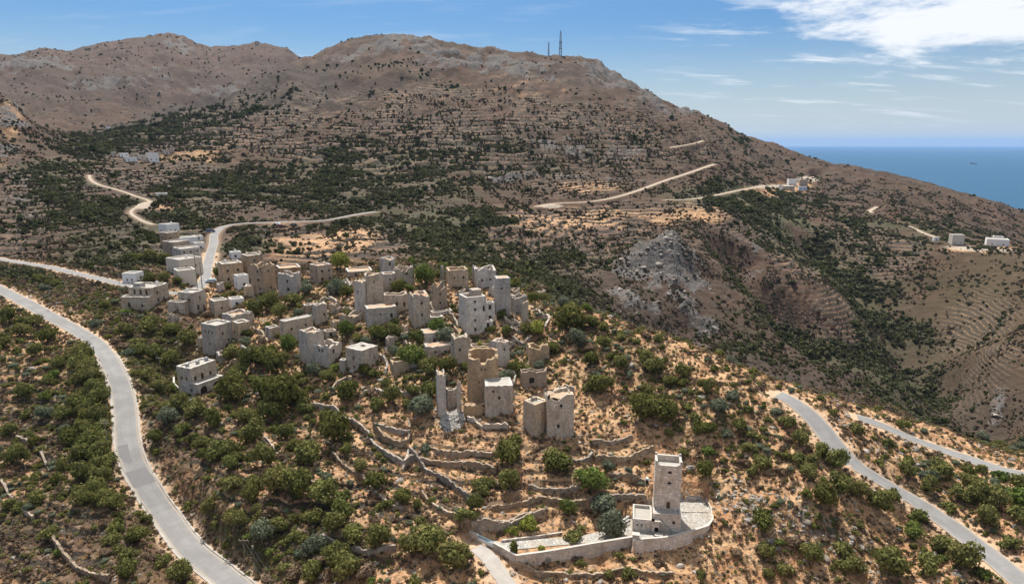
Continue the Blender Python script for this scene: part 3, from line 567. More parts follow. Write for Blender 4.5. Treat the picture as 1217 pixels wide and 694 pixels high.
# darker patch of newer asphalt on the left road, and pale concrete gutters along it
c = ROADS['main']['c']; px_, py_ = unpix(c[:, 0], c[:, 1], c[:, 2])
m = (py_ > 521) & (py_ < 556) & (px_ > 100)
ribbon('asphalt_patch', c[m], np.linspace(-2.3, -.1, 4), DKM, lift=.012, skirt=.01)
m = (py_ > 550) & (py_ < 578) & (px_ > 100)
ribbon('asphalt_patch', c[m], np.linspace(-2.35, 2.35, 6), DKM, lift=.018, skirt=.01)
m = (py_ > 420) & (px_ > 0)
g_ = offset_line(c[m], -(5.1 / 2 + .28)); ribbon('gutter', g_, [-.26, 0, .26], CNM, lift=.03)
g_ = offset_line(c[m], (5.1 / 2 + .28)); ribbon('gutter', g_, [-.2, 0, .2], CNM, lift=.08)

# haze: one closed box of thin air
def haze_box():
    mb = MB(); mb.box(-60500, 60500, -60500, 60500, -140, 560)
    m = bpy.data.materials.new('air'); m.use_nodes = True; t = m.node_tree; t.nodes.clear(); o = N(t, 'ShaderNodeOutputMaterial')
    v = N(t, 'ShaderNodeVolumePrincipled'); L(t, v.outputs[0], o.inputs['Volume']); v.inputs['Color'].default_value = (.32, .50, .78, 1); v.inputs['Density'].default_value = HAZE; v.inputs['Anisotropy'].default_value = 0.0
    tag(mb.build('haze', m), kind='stuff')
HAZE = 0.000025
# ------------------------------------------------------------------ building materials
def stone_mat(name, ca, cb, joint, cell=.42, contrast=1.0):
    m, t, b = newmat(name)
    P0 = wpos(t); mp = N(t, 'ShaderNodeMapping'); L(t, P0, mp.inputs[0]); mp.inputs['Scale'].default_value = (1 / cell, 1 / cell, 1.7 / cell)
    vr = N(t, 'ShaderNodeTexVoronoi'); L(t, mp.outputs[0], vr.inputs['Vector']); vr.inputs['Scale'].default_value = 1.0
    ve = N(t, 'ShaderNodeTexVoronoi', feature='DISTANCE_TO_EDGE'); L(t, mp.outputs[0], ve.inputs['Vector']); ve.inputs['Scale'].default_value = 1.0
    sx = N(t, 'ShaderNodeSeparateColor'); L(t, vr.outputs['Color'], sx.inputs[0])
    mp2 = N(t, 'ShaderNodeMapping'); L(t, P0, mp2.inputs[0]); mp2.inputs['Scale'].default_value = (.45, .45, .16)
    st = noise(t, mp2.outputs[0], 1.6, 5, .65); nn = noise(t, P0, .33, 4, .6)
    oi = N(t, 'ShaderNodeObjectInfo')
    c0 = mixc(t, sx.outputs[0], tuple(v * .80 for v in ca), tuple(v * 1.08 for v in cb))
    c0 = mixc(t, mth(t, 'MULTIPLY', smooth(t, nn, .42, .62), .55), c0, tuple(x * y for x, y in zip(cb, (.86, .76, .66))))
    c0 = mixc(t, mth(t, 'MULTIPLY', smooth(t, st, .47, .66), .62 * contrast), c0, tuple(x * .52 for x in ca))
    c0 = mixc(t, mth(t, 'MULTIPLY', mth(t, 'SUBTRACT', 1.0, smooth(t, ve.outputs[0], .02, .10)), .55 * contrast), c0, joint)
    hs = N(t, 'ShaderNodeHueSaturation'); L(t, c0, hs.inputs['Color']); L(t, mth(t, 'ADD', .80, mth(t, 'MULTIPLY', oi.outputs['Random'], .34)), hs.inputs['Value']); L(t, mth(t, 'ADD', .7, mth(t, 'MULTIPLY', mth(t, 'FRACT', mth(t, 'MULTIPLY', oi.outputs['Random'], 7.3)), .75)), hs.inputs['Saturation'])
    L(t, hs.outputs[0], b.inputs['Base Color'])
    bump(t, b, mth(t, 'ADD', smooth(t, ve.outputs[0], .0, .12), mth(t, 'MULTIPLY', nn, .6)), .1, .9)
    return m
def plain_mat(name, ca, cb, sc=1.2, rough=.9, bmp=.02, spec=.15):
    m, t, b = newmat(name); P0 = wpos(t); n_ = noise(t, P0, sc, 5, .65); n3 = noise(t, P0, sc * .2, 3, .6)
    L(t, mixc(t, mth(t, 'ADD', mth(t, 'MULTIPLY', n_, .6), mth(t, 'MULTIPLY', n3, .5)), ca, cb), b.inputs['Base Color']); b.inputs['Roughness'].default_value = rough; b.inputs['Specular IOR Level'].default_value = spec
    if bmp: bump(t, b, n_, bmp, .7)
    return m
M = {}
M['stone'] = stone_mat('rubble_stone', (.52, .44, .355), (.64, .55, .455), (.23, .18, .135))
M['warm'] = stone_mat('warm_stone', (.45, .355, .265), (.56, .45, .345), (.22, .165, .12))
M['grey'] = stone_mat('grey_stone', (.52, .455, .385), (.63, .56, .485), (.22, .185, .15))
M['pale'] = stone_mat('pale_dressed_stone', (.58, .53, .475), (.67, .615, .56), (.45, .39, .325), .6, 1.0)
M['white'] = plain_mat('whitewash', (.60, .58, .55), (.74, .73, .70), .6)
M['cream'] = plain_mat('cream_render', (.46, .40, .33), (.56, .50, .42), .6)
M['mortar'] = plain_mat('lime_coping', (.32, .295, .26), (.45, .42, .375), .9)
M['cement'] = plain_mat('cement_roof', (.22, .20, .175), (.37, .345, .305), .5)
M['clay'] = plain_mat('reddish_roof_clay', (.34, .20, .13), (.46, .31, .21), .8)
M['dirt'] = plain_mat('rubble_fill', (.24, .18, .13), (.42, .31, .21), 1.1, bmp=.15)
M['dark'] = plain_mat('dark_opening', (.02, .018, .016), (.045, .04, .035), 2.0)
M['wood'] = plain_mat('brown_shutter', (.09, .055, .035), (.15, .095, .06), 3.0)
M['metal'] = plain_mat('grey_metal', (.22, .22, .22), (.34, .34, .34), 2.0, .5)
M['blue'] = plain_mat('blue_paint', (.10, .30, .48), (.30, .52, .66), 1.5, .6)
M['bluew'] = plain_mat('pale_blue_wall', (.42, .48, .58), (.52, .58, .66), 1.5, .8)
M['pave'] = stone_mat('paving_stone', (.33, .315, .29), (.40, .385, .36), (.22, .205, .19), .6, .4)

def camdist(X, Y, Z): return Y * math.cos(PITCH) - (Z - CAMZ) * math.sin(PITCH)

def face_wall(mb, p0, p1, nrm, zb, tops, holes, th, inner_z, jit, rg):
    """one face of a wall ring: outer skin with real openings, inner skin, top; tops = function s -> z"""
    p0, p1 = Vector(p0), Vector(p1); Lg = (p1 - p0).length; d = (p1 - p0) / Lg; nv = Vector(nrm)
    cut = {0.0, Lg}; n_ = max(2, int(Lg / .9))
    for k in range(1, n_): cut.add(Lg * k / n_)
    for (s0, s1, z0, z1) in holes:
        cut = {c for c in cut if not (s0 - .12 < c < s1 + .12) or c in (0.0, Lg)}; cut |= {s0, s1}
    S_ = sorted(cut); tz = [tops(s) for s in S_]
    zc = sorted({zb} | {z for h_ in holes for z in h_[2:4]} | {0.0})
    J = {}
    def P(s, z, k):
        if k not in J: J[k] = rg.uniform(-jit, jit) if (0 < s < Lg) else 0.0
        q = p0 + d * s + nv * J[k]; return (q.x, q.y, z)
    for i in range(len(S_) - 1):
        sa, sb = S_[i], S_[i + 1]; lim = min(tz[i], tz[i + 1])
        zl = [z for z in zc if z < lim - .05]
        for j in range(len(zl)):
            za = zl[j]; last = j == len(zl) - 1
            mid = (sa + sb) / 2; zm = (za + (lim if last else zl[j + 1])) / 2
            if any(h_[0] - .01 < mid < h_[1] + .01 and h_[2] - .01 < zm < h_[3] + .01 for h_ in holes): continue
            a, b_ = P(sa, za, (i, j)), P(sb, za, (i + 1, j))
            if last: c_, e_ = P(sb, tz[i + 1], (i + 1, 99)), P(sa, tz[i], (i, 99))
            else: c_, e_ = P(sb, zl[j + 1], (i + 1, j + 1)), P(sa, zl[j + 1], (i, j + 1))
            mb.face([a, b_, c_, e_])
        # top and inner skin (mitred at the corners)
        def I(s, z):
            ss = min(max(s, th), Lg - th) if s in (0.0, Lg) else min(max(s, th), Lg - th)
            q = p0 + d * ss - nv * th; return (q.x, q.y, z)
        e0, e1 = P(sa, tz[i], (i, 99)), P(sb, tz[i + 1], (i + 1, 99)); i0, i1 = I(sa, tz[i]), I(sb, tz[i + 1])
        mb.face([e0, e1, i1, i0], 1)
        mb.face([i1, (i1[0], i1[1], inner_z), (i0[0], i0[1], inner_z), i0][::1])
    for (s0, s1, z0, z1) in holes:
        A = [p0 + d * s0, p0 + d * s1]; o = -nv * .34
        a = [(A[0].x, A[0].y, z0), (A[1].x, A[1].y, z0), (A[1].x, A[1].y, z1), (A[0].x, A[0].y, z1)]
        bq = [(x + o.x, y + o.y, z) for x, y, z in a]
        for k in range(4): j = (k + 1) % 4; mb.face([a[j], a[k], bq[k], bq[j]])
def opening(parent, p0, d, nv, hole, style, mats):
    """a window or door part filling an opening"""
    s0, s1, z0, z1 = hole; mb = MB(); d = Vector(d); nv = Vector(nv); p0 = Vector(p0)
    def bx(sa, sb, na, nb_, za, zb_, mi):
        pts = [p0 + d * sa + nv * na, p0 + d * sb + nv * na, p0 + d * sb + nv * nb_, p0 + d * sa + nv * nb_]
        lo = [(p.x, p.y, za) for p in pts]; hi = [(p.x, p.y, zb_) for p in pts]
        mb.face(lo[::-1], mi); mb.face(hi, mi)
        for k in range(4): j = (k + 1) % 4; mb.face([lo[k], lo[j], hi[j], hi[k]], mi)
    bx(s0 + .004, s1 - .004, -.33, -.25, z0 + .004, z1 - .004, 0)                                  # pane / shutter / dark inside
    f = .07
    if style != 'bare':
        bx(s0 + .006, s0 + f, -.249, -.17, z0 + .006, z1 - .006, 1); bx(s1 - f, s1 - .006, -.249, -.17, z0 + .006, z1 - .006, 1); bx(s0 + f, s1 - f, -.249, -.172, z1 - f, z1 - .008, 1)
        bx((s0 + s1) / 2 - .03, (s0 + s1) / 2 + .03, -.249, -.19, z0 + .01, z1 - f, 1)
    bx(s0 - .18, s1 + .18, -.05, .05, z1 + .002, z1 + .2, 2)                                        # lintel
    if z0 > .5: bx(s0 - .1, s1 + .1, -.05, .07, z0 - .12, z0 - .002, 2)                            # sill
    return mb.build('door' if z0 <= .35 else 'window', [mats[0], mats[1], mats[2]], parent)
BLD = []; HOUSES = []
def house(label, cx, py, top, wl, wr, rho=1.0, roof='flat', mat='stone', rag=0.0, fl=None, par=.5, wr_=None, wl_=None, door=None, cat='house', name=None, th=None, group=None, roofm=None, batter=.02, side='auto', wm=('dark', 'wood'), nwin=None, tilt=None, loc=None, seed=None, on=None):
    """cx,py: foot of the corner that points at the camera; top: photo row of that corner's top; wl, wr: widths seen left and right of it"""
    rg = random.Random(hash((cx, py)) & 0xffff if seed is None else seed)
    X, Y, Z = [float(v[0]) for v in hit(ZG, [cx], [py])]
    if on is not None:
        o_, dx_, dy_, dz_ = on; c_, s_ = math.cos(o_['rz']), math.sin(o_['rz']); X, Y, Z = o_['X'] + dx_ * c_ - dy_ * s_, o_['Y'] + dx_ * s_ + dy_ * c_, o_['Z'] + dz_; py = float(unpix(X, Y, Z)[1])
    _, tb = pix(cx, py); _, tt = pix(cx, top); H = Y * (float(tt) - float(tb)); sc = camdist(X, Y, Z) / F
    al = math.atan2(max(wl, .6), max(wr, .6) * rho); Lb = max(wr, .6) * sc / math.cos(al); La = max(wl, .6) * sc / math.sin(al)
    th_ = math.atan2(X, Y); e = Vector((math.cos(th_), -math.sin(th_), 0)); f = Vector((math.sin(th_), math.cos(th_), 0))
    dR = e * math.cos(al) + f * math.sin(al); rz = math.atan2(dR.y, dR.x)
    name = name or ('ruined_tower' if roof == 'open' and H > 7 else 'stone_tower' if H > 8.5 else 'ruined_house' if roof == 'open' else 'stone_house')
    root = empty(name, (X, Y, Z), rz); tag(root, label, cat, group)
    th = th or (.7 if min(La, Lb) > 3.5 else .4); th = min(th, min(La, Lb) * .3)
    lowest = min(float(height(ZG, X + (dR.x * a - dR.y * b_), Y + (dR.y * a + dR.x * b_))[0]) for a in (0, Lb) for b_ in (0, La)) - Z
    zb = min(-1.5, lowest - 1.0)
    ph = [rg.uniform(0, 6.28) for _ in range(8)]
    def topf(k):
        def g(s):
            if roof != 'open' and not rag: return H + (rg.uniform(-.14, .06) if mat in ('stone', 'warm', 'grey') else 0)
            v = .5 * math.sin(s * .9 + ph[k]) + .3 * math.sin(s * 2.3 + ph[k + 3]) + rg.uniform(-.35, .35)
            return H - rag * max(0.0, .45 - v * .9)
        return g
    # window lists: (fraction along, height above foot, w, h)
    def auto(Lg, k):
        r_ = []; rows = max(1, int(H / 3.3)) if nwin is None else nwin[1]; cols = max(1, int(Lg / 3.4)) if nwin is None else nwin[0]
        if Lg < 2.2 or H < 2.2: return r_
        for i in range(rows):
            for j in range(cols):
                if nwin is None and rg.random() < .22: continue
                r_.append(((j + .5 + (rg.uniform(-.15, .15) if nwin is None else 0)) / cols, 1.0 + i * (H - 1.0) / rows + rg.uniform(0, .3), rg.uniform(.6, .95), rg.uniform(.8, 1.3)))
        return r_
    wR = auto(Lb, 0) if wr_ is None else wr_; wL = auto(La, 1) if wl_ is None else wl_
    fz = (H * fl if fl is not None else (H * .45)) if roof == 'open' else H - par
    def holes(lst, Lg, rev=False):
        o = []
        for fr, z, w_, h_ in lst:
            s = (1 - fr if rev else fr) * Lg; s = min(max(s, w_ / 2 + .5), Lg - w_ / 2 - .5)
            if Lg < w_ + 1.0: continue
            z = max(z, .05); z1 = min(z + h_, H - rag - .25)
            if z1 - z < .3: continue
            if any(s - w_ / 2 < q[1] + .25 and s + w_ / 2 > q[0] - .25 and not (z > q[3] + .2 or z1 < q[2] - .2) for q in o): continue
            o.append((s - w_ / 2, s + w_ / 2, z, z1))
        return o
    # (fraction 0 = at the near corner for both faces)
    hR = holes(wR, Lb); hL = holes(wL, La, True)
    if door is not None: hR = [q for q in hR if q[2] > 2.2] + holes([(door, 0.0, .95, 1.95)], Lb)
    mb = MB(); jit = .09 if mat not in ('white', 'cream', 'bluew') else .0
    iz = max(zb, fz - .5)
    face_wall(mb, (0, 0, 0), (Lb, 0, 0), (0, -1, 0), zb, topf(0), hR, th, iz, jit, rg)
    face_wall(mb, (Lb, 0, 0), (Lb, La, 0), (1, 0, 0), zb, topf(1), [], th, iz, jit, rg)
    face_wall(mb, (Lb, La, 0), (0, La, 0), (0, 1, 0), zb, topf(2), [], th, iz, jit, rg)
    face_wall(mb, (0, La, 0), (0, 0, 0), (-1, 0, 0), zb, topf(3), hL, th, iz, jit, rg)
    # taper the walls inward with height
    mx, my = Lb / 2, La / 2; k_ = batter if H > 5 else 0
    def tp(v):
        z = max(v[2], 0); s_ = 1 - k_ * z / max(mx, my) * .5
        return (mx + (v[0] - mx) * s_, my + (v[1] - my) * s_, v[2])
    mb.v = [tp(v) for v in mb.v]
    mw = M[mat]; mb.build('wall', [mw, M['mortar'] if roof != 'open' else mw], root)
    # roof or floor
    rm = M[roofm] if roofm else (M['cement'] if roof == 'flat' else M['dirt'])
    rb = MB(); n1_, n2_ = max(2, int(Lb / 1.2)), max(2, int(La / 1.2)); hh_ = {}
    for i in range(n1_ + 1):
        for j in range(n2_ + 1): hh_[i, j] = tp((th * .6 + (Lb - 1.2 * th) * i / n1_, th * .6 + (La - 1.2 * th) * j / n2_, fz + (rg.uniform(-.06, .06) if roof == 'flat' else rg.uniform(-.4, .4))))
    for i in range(n1_):
        for j in range(n2_): rb.face([hh_[i, j], hh_[i + 1, j], hh_[i + 1, j + 1], hh_[i, j + 1]])
    rb.build('roof' if roof == 'flat' else 'rubble_floor', rm, root)
    lm = M['mortar'] if mat in ('white', 'pale') else M['stone']
    small = max(wl, wr) < 9
    for h_ in hR: opening(root, (0, 0, 0), (1, 0, 0), (0, -1, 0), h_, 'bare' if roof == 'open' or small else 'frame', (M[wm[0]], M[wm[1]], lm))
    for h_ in hL: opening(root, (0, La, 0), (0, -1, 0), (-1, 0, 0), h_, 'bare' if roof == 'open' or small else 'frame', (M[wm[0]], M[wm[1]], lm))
    BLD.append((X, Y, Z, math.hypot(Lb, La) / 2, X + (dR.x * Lb - dR.y * La) / 2, Y + (dR.y * Lb + dR.x * La) / 2))
    HOUSES.append(dict(root=root, H=H, La=La, Lb=Lb, Z=Z, X=X, Y=Y, rz=rz, fz=fz))
    return dict(root=root, H=H, La=La, Lb=Lb, Z=Z, X=X, Y=Y, rz=rz, fz=fz, tp=tp, th=th, lab=label)
def on_roof(h, x0, x1, y0, y1, z0, z1, name, mat, m2=None):
    mb = MB(); mb.box(x0 * h['Lb'], x1 * h['Lb'], y0 * h['La'], y1 * h['La'], z0, z1); return mb.build(name, mat, h['root'])
O = dict(roof='open')
# ---------------- left end of the village
house('small whitewashed cube house at the far left end of the village', 162, 337, 325, 14, 9, mat='white', wl_=[(.3, 1, .6, .8), (.65, 1, .6, .8)])
h = house('wide two-storey stone house with tall dark windows at the left edge of the village', 183, 364, 342, 25, 18, mat='stone', wl_=[(.25, 4.0, .8, 1.9), (.5, 4.0, .8, 1.9), (.75, 4.1, .8, 1.7)], wr_=[(.3, 3.8, .7, 1.2), (.7, 3.9, .7, 1.2), (.3, .9, 1.0, 1.5), (.65, .8, .9, 1.6)])
on_roof(h, .1, .4, .55, .85, h['fz'] - .2, h['H'] + 1.2, 'roof_hut', M['cement'])
house('low stone wing with a red door in front of the wide two-storey house', 178, 369, 353, 29, 7, 2.6, mat='stone', wl_=[(.25, 1.2, .7, 1.0), (.72, .9, .9, 1.8)], wr_=[])
h = house('square stone house with a broad pale flat roof behind the stairway', 232, 374, 348, 17, 14, mat='stone', wl_=[(.3, 4.6, .7, 1.1), (.7, 4.6, .7, 1.1), (.5, .8, .9, 1.5)], wr_=[(.5, 5.0, .7, 1.0), (.3, 1.3, 1.0, 1.9), (.75, .8, .8, 1.6)])
house('low stone annex on the left side of the square flat-roofed house', 219, 374, 359, 17, 5, 2.2, mat='stone', wl_=[(.4, 1.0, .7, 1.0)], wr_=[])
house('white house with a grey roof terrace at the top of the left cluster', 199, 279, 267, 9, 14, mat='white', wr_=[(.3, 1.2, .8, 1.1), (.65, 1.2, .8, 1.1)])
house('brown stone block just below the topmost house of the left cluster', 200, 296, 277, 8, 14, mat='warm')
house('tall brown stone tower house left of the village road', 208, 309, 288, 12, 18, mat='warm', nwin=(2, 2))
house('long white flat roofed house close to the left edge of the village road', 214, 291, 283, 3, 19, mat='white')
house('small white house with a clay roof beside the bend of the road', 231, 288, 281, 3, 10, mat='white', roofm='clay')
house('grey white three-storey house in the middle of the left cluster', 216, 311, 296, 9, 22, mat='grey', nwin=(3, 2))
house('small house with an orange clay roof above the road', 233, 298, 289, 3, 10, mat='white', roofm='clay')
house('long cream house with a raised front parapet beside the poles', 214, 327, 309, 14, 26, mat='cream', wr_=[(.3, 2.5, .7, .9), (.7, 2.5, .7, .9)])
house('low pale house in front of the long cream house', 212, 336, 322, 4, 20, mat='cream')
# ---------------- right of the road
house('square white house with a flat roof standing right of the road', 276, 309, 300, 3, 11, mat='white')
house('grey roofless house behind the white house right of the road', 297, 312, 301, 4, 15, mat='grey', rag=.8, fl=.5, **O)
house('small shop with an orange clay roof at the road side', 258, 321, 313, 2, 10, mat='cream', roofm='clay')
h = house('brown stone house with a clay roof patch right of the parked blue car', 266, 338, 314, 5, 23, mat='warm', nwin=(2, 2), wl_=[])
house('low white house between the brown house and the tall roofless tower', 283, 344, 328, 4, 13, mat='white')
house('white stair house squeezed against the back of the tall roofless tower', 291, 332, 317, 3, 8, mat='white')
house('broad brown stone house behind the tall roofless tower', 296, 333, 304, 7, 16, mat='warm', nwin=(1, 3))
house('tall brown roofless tower with a jagged rim in the left village', 315, 349, 315, 15, 14, mat='warm', rag=1.2, fl=.7, **O)
house('small shed with a slanting white roof below the tall roofless tower', 302, 352, 340, 11, 4, mat='stone')
house('low house with an ochre flat roof behind the grey ruined tower', 333, 334, 319, 4, 25, mat='warm', roofm='clay')
house('grey ruined tower with crenel like stubs and a white right wall', 352, 350, 325, 20, 7, mat='grey', rag=1.0, fl=.75, **O)
h = house('square stone house with a pink roof beside the bright green bush', 379, 338, 316, 10, 17, mat='stone', roofm='clay', nwin=(2, 2))
house('low long stone house with a pale clay roof above the green bushes', 414, 332, 323, 3, 29, mat='warm', roofm='clay')
house('collapsed triangular gable ruin half hidden by green bushes', 408, 347, 334, 10, 12, mat='stone', rag=2.4, fl=.3, **O)
# ---------------- lower left group
house('small stone house with a white lime roof below the left village', 256, 376, 358, 6, 16, mat='stone', wr_=[(.5, 2.2, .6, .8)])
house('small low house with a bright white roof among pale walls', 275, 367, 356, 3, 15, mat='white')
house('tall narrow stone house with a bright roof above the arched white house', 259, 421, 387, 16, 19, 1.1, mat='stone', wl_=[(.25, 6.2, .6, .9), (.5, 6.2, .6, .9), (.75, 6.2, .6, .9), (.5, 2.4, .6, .9)], wr_=[(.4, 5.6, .6, .9), (.7, 3.2, .6, .9)])
house('low annex on the left foot of the tall narrow stone house', 243, 413, 402, 7, 6, mat='stone', wl_=[], wr_=[])
house('half ruined stone house with brown earth inside behind the tall narrow house', 277, 398, 375, 11, 24, mat='stone', rag=.5, fl=.85, roofm='dirt', **O)
house('small stone house with windows right behind the tall narrow house', 284, 404, 384, 6, 14, mat='stone', nwin=(2, 1))
house('low stone ruin with a dark arch under a bush below the tall narrow house', 262, 434, 422, 4, 20, mat='stone', rag=.4, fl=.3, wr_=[(.6, .2, 2.6, 1.6)], **O)
# ---------------- middle group
house('long stone house with a smooth cement roof in front of the round stub tower', 339, 410, 382, 5, 34, .28, mat='stone', wl_=[(.5, 4.2, .6, .8)], wr_=[(.25, 4.0, .7, .9), (.75, 4.4, .6, .8)], par=.15)
house('narrow roofless stub tower rising behind the long cement roofed house', 377, 387, 362, 5, 13, mat='grey', rag=.5, fl=.85, wr_=[(.7, 2.8, .6, .9)], **O)
house('tiny hut with an orange roof left of the roofless stub tower', 363, 375, 363, 2, 9, mat='warm', roofm='clay')
house('tall windowless roofless tower in front of the long cement roofed house', 368, 437, 395, 11, 19, mat='stone', rag=.7, fl=.9, wl_=[], wr_=[(.2, .9, .7, 1.0)], **O)
house('roofless stone house with two upper niches beside the tall windowless tower', 391, 438, 411, 17, 17, mat='stone', rag=.9, fl=.72, wl_=[(.4, 4.4, .7, .9), (.62, 4.4, .7, .9)], **O)
h = house('cube shaped stone house with a dark hole in its pale flat roof', 431, 446, 417, 19, 20, mat='stone', wl_=[(.5, 3.9, .6, .9), (.5, 1.2, .6, 1.0)], wr_=[(.75, 3.6, .5, .7)], par=.12)
on_roof(h, .55, .7, .45, .65, h['fz'] - .1, h['fz'] + .14, 'dark_roof_hole', M['dark'])  # dark block painted as the unlit inside of the roof hole
house('small annex against the left foot of the cube shaped flat roofed house', 410, 442, 428, 6, 4, mat='stone', wl_=[], wr_=[])
house('low roofless enclosure filled with orange earth above the middle houses', 388, 405, 394, 3, 12, mat='stone', rag=.2, fl=.7, roofm='clay', **O)
house('low stone hut with a white roof among rubble left of the middle group', 322, 403, 390, 6, 11, mat='grey')
house('low gabled stone ruin leaning on the foot of the highest ruined keep', 409, 394, 374, 5, 27, .5, mat='grey', rag=1.6, fl=.75, **O)
house('roofless stone pen left of the low gabled ruin', 397, 395, 382, 3, 9, mat='stone', rag=.4, fl=.4, **O)
# ---------------- central ruins
house('slender front slab of the highest ruined keep', 431, 375, 334, 9, 8, mat='grey', rag=.8, fl=.95, wl_=[(.5, 7, .5, .7)], wr_=[], **O)
house('highest ruined keep with a tall bare wall at the centre of the village', 437, 372, 326, 3, 20, .8, mat='grey', rag=.8, fl=.93, wr_=[(.45, 9.5, .5, .6)], wl_=[], **O)
h = house('low house with a sloping orange roof at the foot of the highest keep', 437, 390, 367, 3, 35, .55, mat='grey', roofm='clay', wr_=[(.82, 2.6, .7, 1.4), (.45, 3.6, .5, .6)], wl_=[], par=.1)
house('square ruined tower with a lone chimney stub on the skyline of the village', 455, 330, 307, 3, 15, mat='grey', rag=1.0, fl=.9, **O)
house('stone house with a flat reddish roof between the keep and the swaybacked ruin', 456, 348, 326, 3, 16, mat='stone', roofm='clay', wr_=[(.5, 4.0, .5, .7)])
house('roofless ruin with white swaybacked wall tops behind the dark bush', 471, 342, 318, 3, 22, mat='stone', rag=1.6, fl=.55, **O)
house('brown house wall with pale framed windows between the keep and the tall tower', 458, 374, 351, 3, 28, .6, mat='warm', rag=.4, fl=.8, wr_=[(.5, 2.6, .6, 1.0), (.82, 2.2, .6, 1.3)], **O)
h = house('tall tower with two front windows and an orange floor inside its broken top', 492, 390, 350, 6, 20, .95, mat='grey', rag=1.1, fl=.93, roofm='clay', wr_=[(.5, 7.0, .6, .7), (.5, 3.4, .6, .8)], wl_=[(.5, 8.5, .5, .6)], **O)
house('brown ruined tower with a jagged arch top right of the tall two windowed tower', 515, 370, 338, 3, 17, mat='warm', rag=2.0, fl=.6, wr_=[(.5, 2.2, .6, .8), (.5, 5.0, .5, .7)], **O)
house('square roofless ruin with a white rimmed wall at the back of the village', 533, 341, 321, 3, 24, mat='warm', rag=.3, fl=.5, wr_=[(.3, 2.5, .5, .7), (.75, 2.5, .6, .8)], **O)
house('free standing chimney like pillar left of the white rimmed ruin', 525, 336, 316, 1.5, 3, mat='grey', rag=.3, fl=.9, wr_=[], wl_=[], cat='ruin', name='ruined_pillar', **O)
house('broad dark roofless ruin at the back of the village left of the slim tower', 566, 342, 319, 4, 24, mat='grey', rag=1.0, fl=.4, wr_=[(.3, 2, .6, .8), (.7, 2.2, .6, .8)], **O)
house('thin ruined pillar at the left end of the broad dark ruin', 562, 337, 315, 1.2, 2.5, mat='grey', rag=.3, fl=.9, wr_=[], wl_=[], cat='ruin', name='ruined_pillar', **O)
house('slim square tower with a reddish flat top right of the white tower house', 590, 379, 331, 3, 17, mat='grey', roofm='clay', par=.1, wr_=[(.4, 9.0, .6, .8), (.55, 1.4, 1.0, 1.5)], wl_=[])
h = house('whitish tower house with four small front windows at the heart of the village', 554, 399, 354, 9, 25, .95, mat='pale', par=1.1, wr_=[(.45, 9.6, .5, .6), (.45, 7.2, .5, .7), (.45, 4.0, .5, .7), (.45, 1.0, .7, 1.0), (.88, 6.8, .7, 1.6)], wl_=[(.4, 6, .5, .7)])
on_roof(h, .5, .93, .45, .93, h['fz'] - .1, h['H'] + 1.4, 'roof_room', M['warm'])
h = house('pale side wing with a stepped balcony right of the whitish tower house', 577, 384, 360, 2, 11, mat='pale', wr_=[(.5, 4.2, .8, 1.3), (.5, .6, .9, 1.6)], wl_=[])
house('low white porch with a dark arch at the foot of the whitish tower house', 574, 391, 382, 3, 12, mat='pale', wr_=[(.4, .3, 1.4, 1.4)], wl_=[])
house('low ruined walls on bare earth right of the slim square tower', 609, 373, 352, 3, 18, mat='stone', rag=1.6, fl=.35, **O)
house('lone stub of grey wall at the right edge of the village', 621, 384, 359, 2, 7, .5, mat='grey', rag=.9, fl=.95, wr_=[], wl_=[], cat='ruin', name='ruined_wall', **O)
house('low flat shed with a clay roof right of the two windowed tower', 514, 379, 371, 3, 24, .4, mat='grey', roofm='clay')
house('low terrace house with an ochre roof in front of the clay roofed shed', 511, 385, 377, 2, 16, mat='grey', roofm='clay')
house('small hut with an orange roof beside the pale green bush', 503, 411, 396, 3, 20, mat='stone', roofm='clay', par=.08, wr_=[(.7, 1.0, .7, .9)])
# ---------------- front group
h = house('long low house with an orange and open roof left of the round tower', 507, 429, 412, 3, 31, .5, mat='stone', roofm='clay', rag=.3, fl=.93, wr_=[(.35, 2.0, .6, .7), (.72, 1.8, .6, .7)], **O)
house('roofless stone tower with a pale rim behind the round tower', 541, 434, 401, 5, 19, mat='stone', rag=.8, fl=.88, roofm='cement', wr_=[(.3, 3.8, .6, .7)], **O)
house('stone tower stub with a thin pale top right behind the round tower', 590, 437, 406, 9, 16, mat='stone', rag=.8, fl=.85, wr_=[(.6, 4.4, .5, .7)], **O)
house('long low courtyard wall behind the round tower', 561, 421, 412, 3, 26, .5, mat='stone', rag=.3, fl=.5, wr_=[], wl_=[], **O)
h = house('square stone house with a rough flat roof and two tiny windows in the front row', 577, 497, 459, 2, 33, .9, mat='stone', par=.15, wr_=[(.28, 6.4, .55, .6), (.5, 4.6, .6, .8)], wl_=[], roofm='cement')
h = house('left block of the broad front keep with a pale plastered roof', 635, 520, 481, 14, 17, .9, mat='stone', par=.1, rag=.15, fl=.97, roofm='cement', wr_=[(.6, 5.2, .5, .6)], wl_=[], **O)
on_roof(h, .35, .6, .5, .72, h['fz'] - .1, h['fz'] + .9, 'roof_hut', M['warm'])
house('right block of the broad front keep with a broken raised rim', 650, 519, 470, 5, 32, .85, mat='stone', rag=1.5, fl=.9, wr_=[(.52, 7.0, .5, .8), (.42, 2.0, .6, .9)], wl_=[], **O)
house('low ruin with an arched opening behind the broad front keep', 621, 461, 441, 3, 29, .35, mat='warm', rag=.9, fl=.5, wr_=[(.38, 1.0, 1.4, 1.6)], wl_=[], **O)
house('ruined brown house shell above the arched ruin on the right', 629, 433, 411, 4, 24, .8, mat='warm', rag=1.4, fl=.3, wr_=[], wl_=[], **O)
house('roofless low pen filled with brown earth left of the rubble heap', 468, 448, 430, 4, 18, mat='stone', rag=.8, fl=.7, roofm='clay', wr_=[], wl_=[], **O)
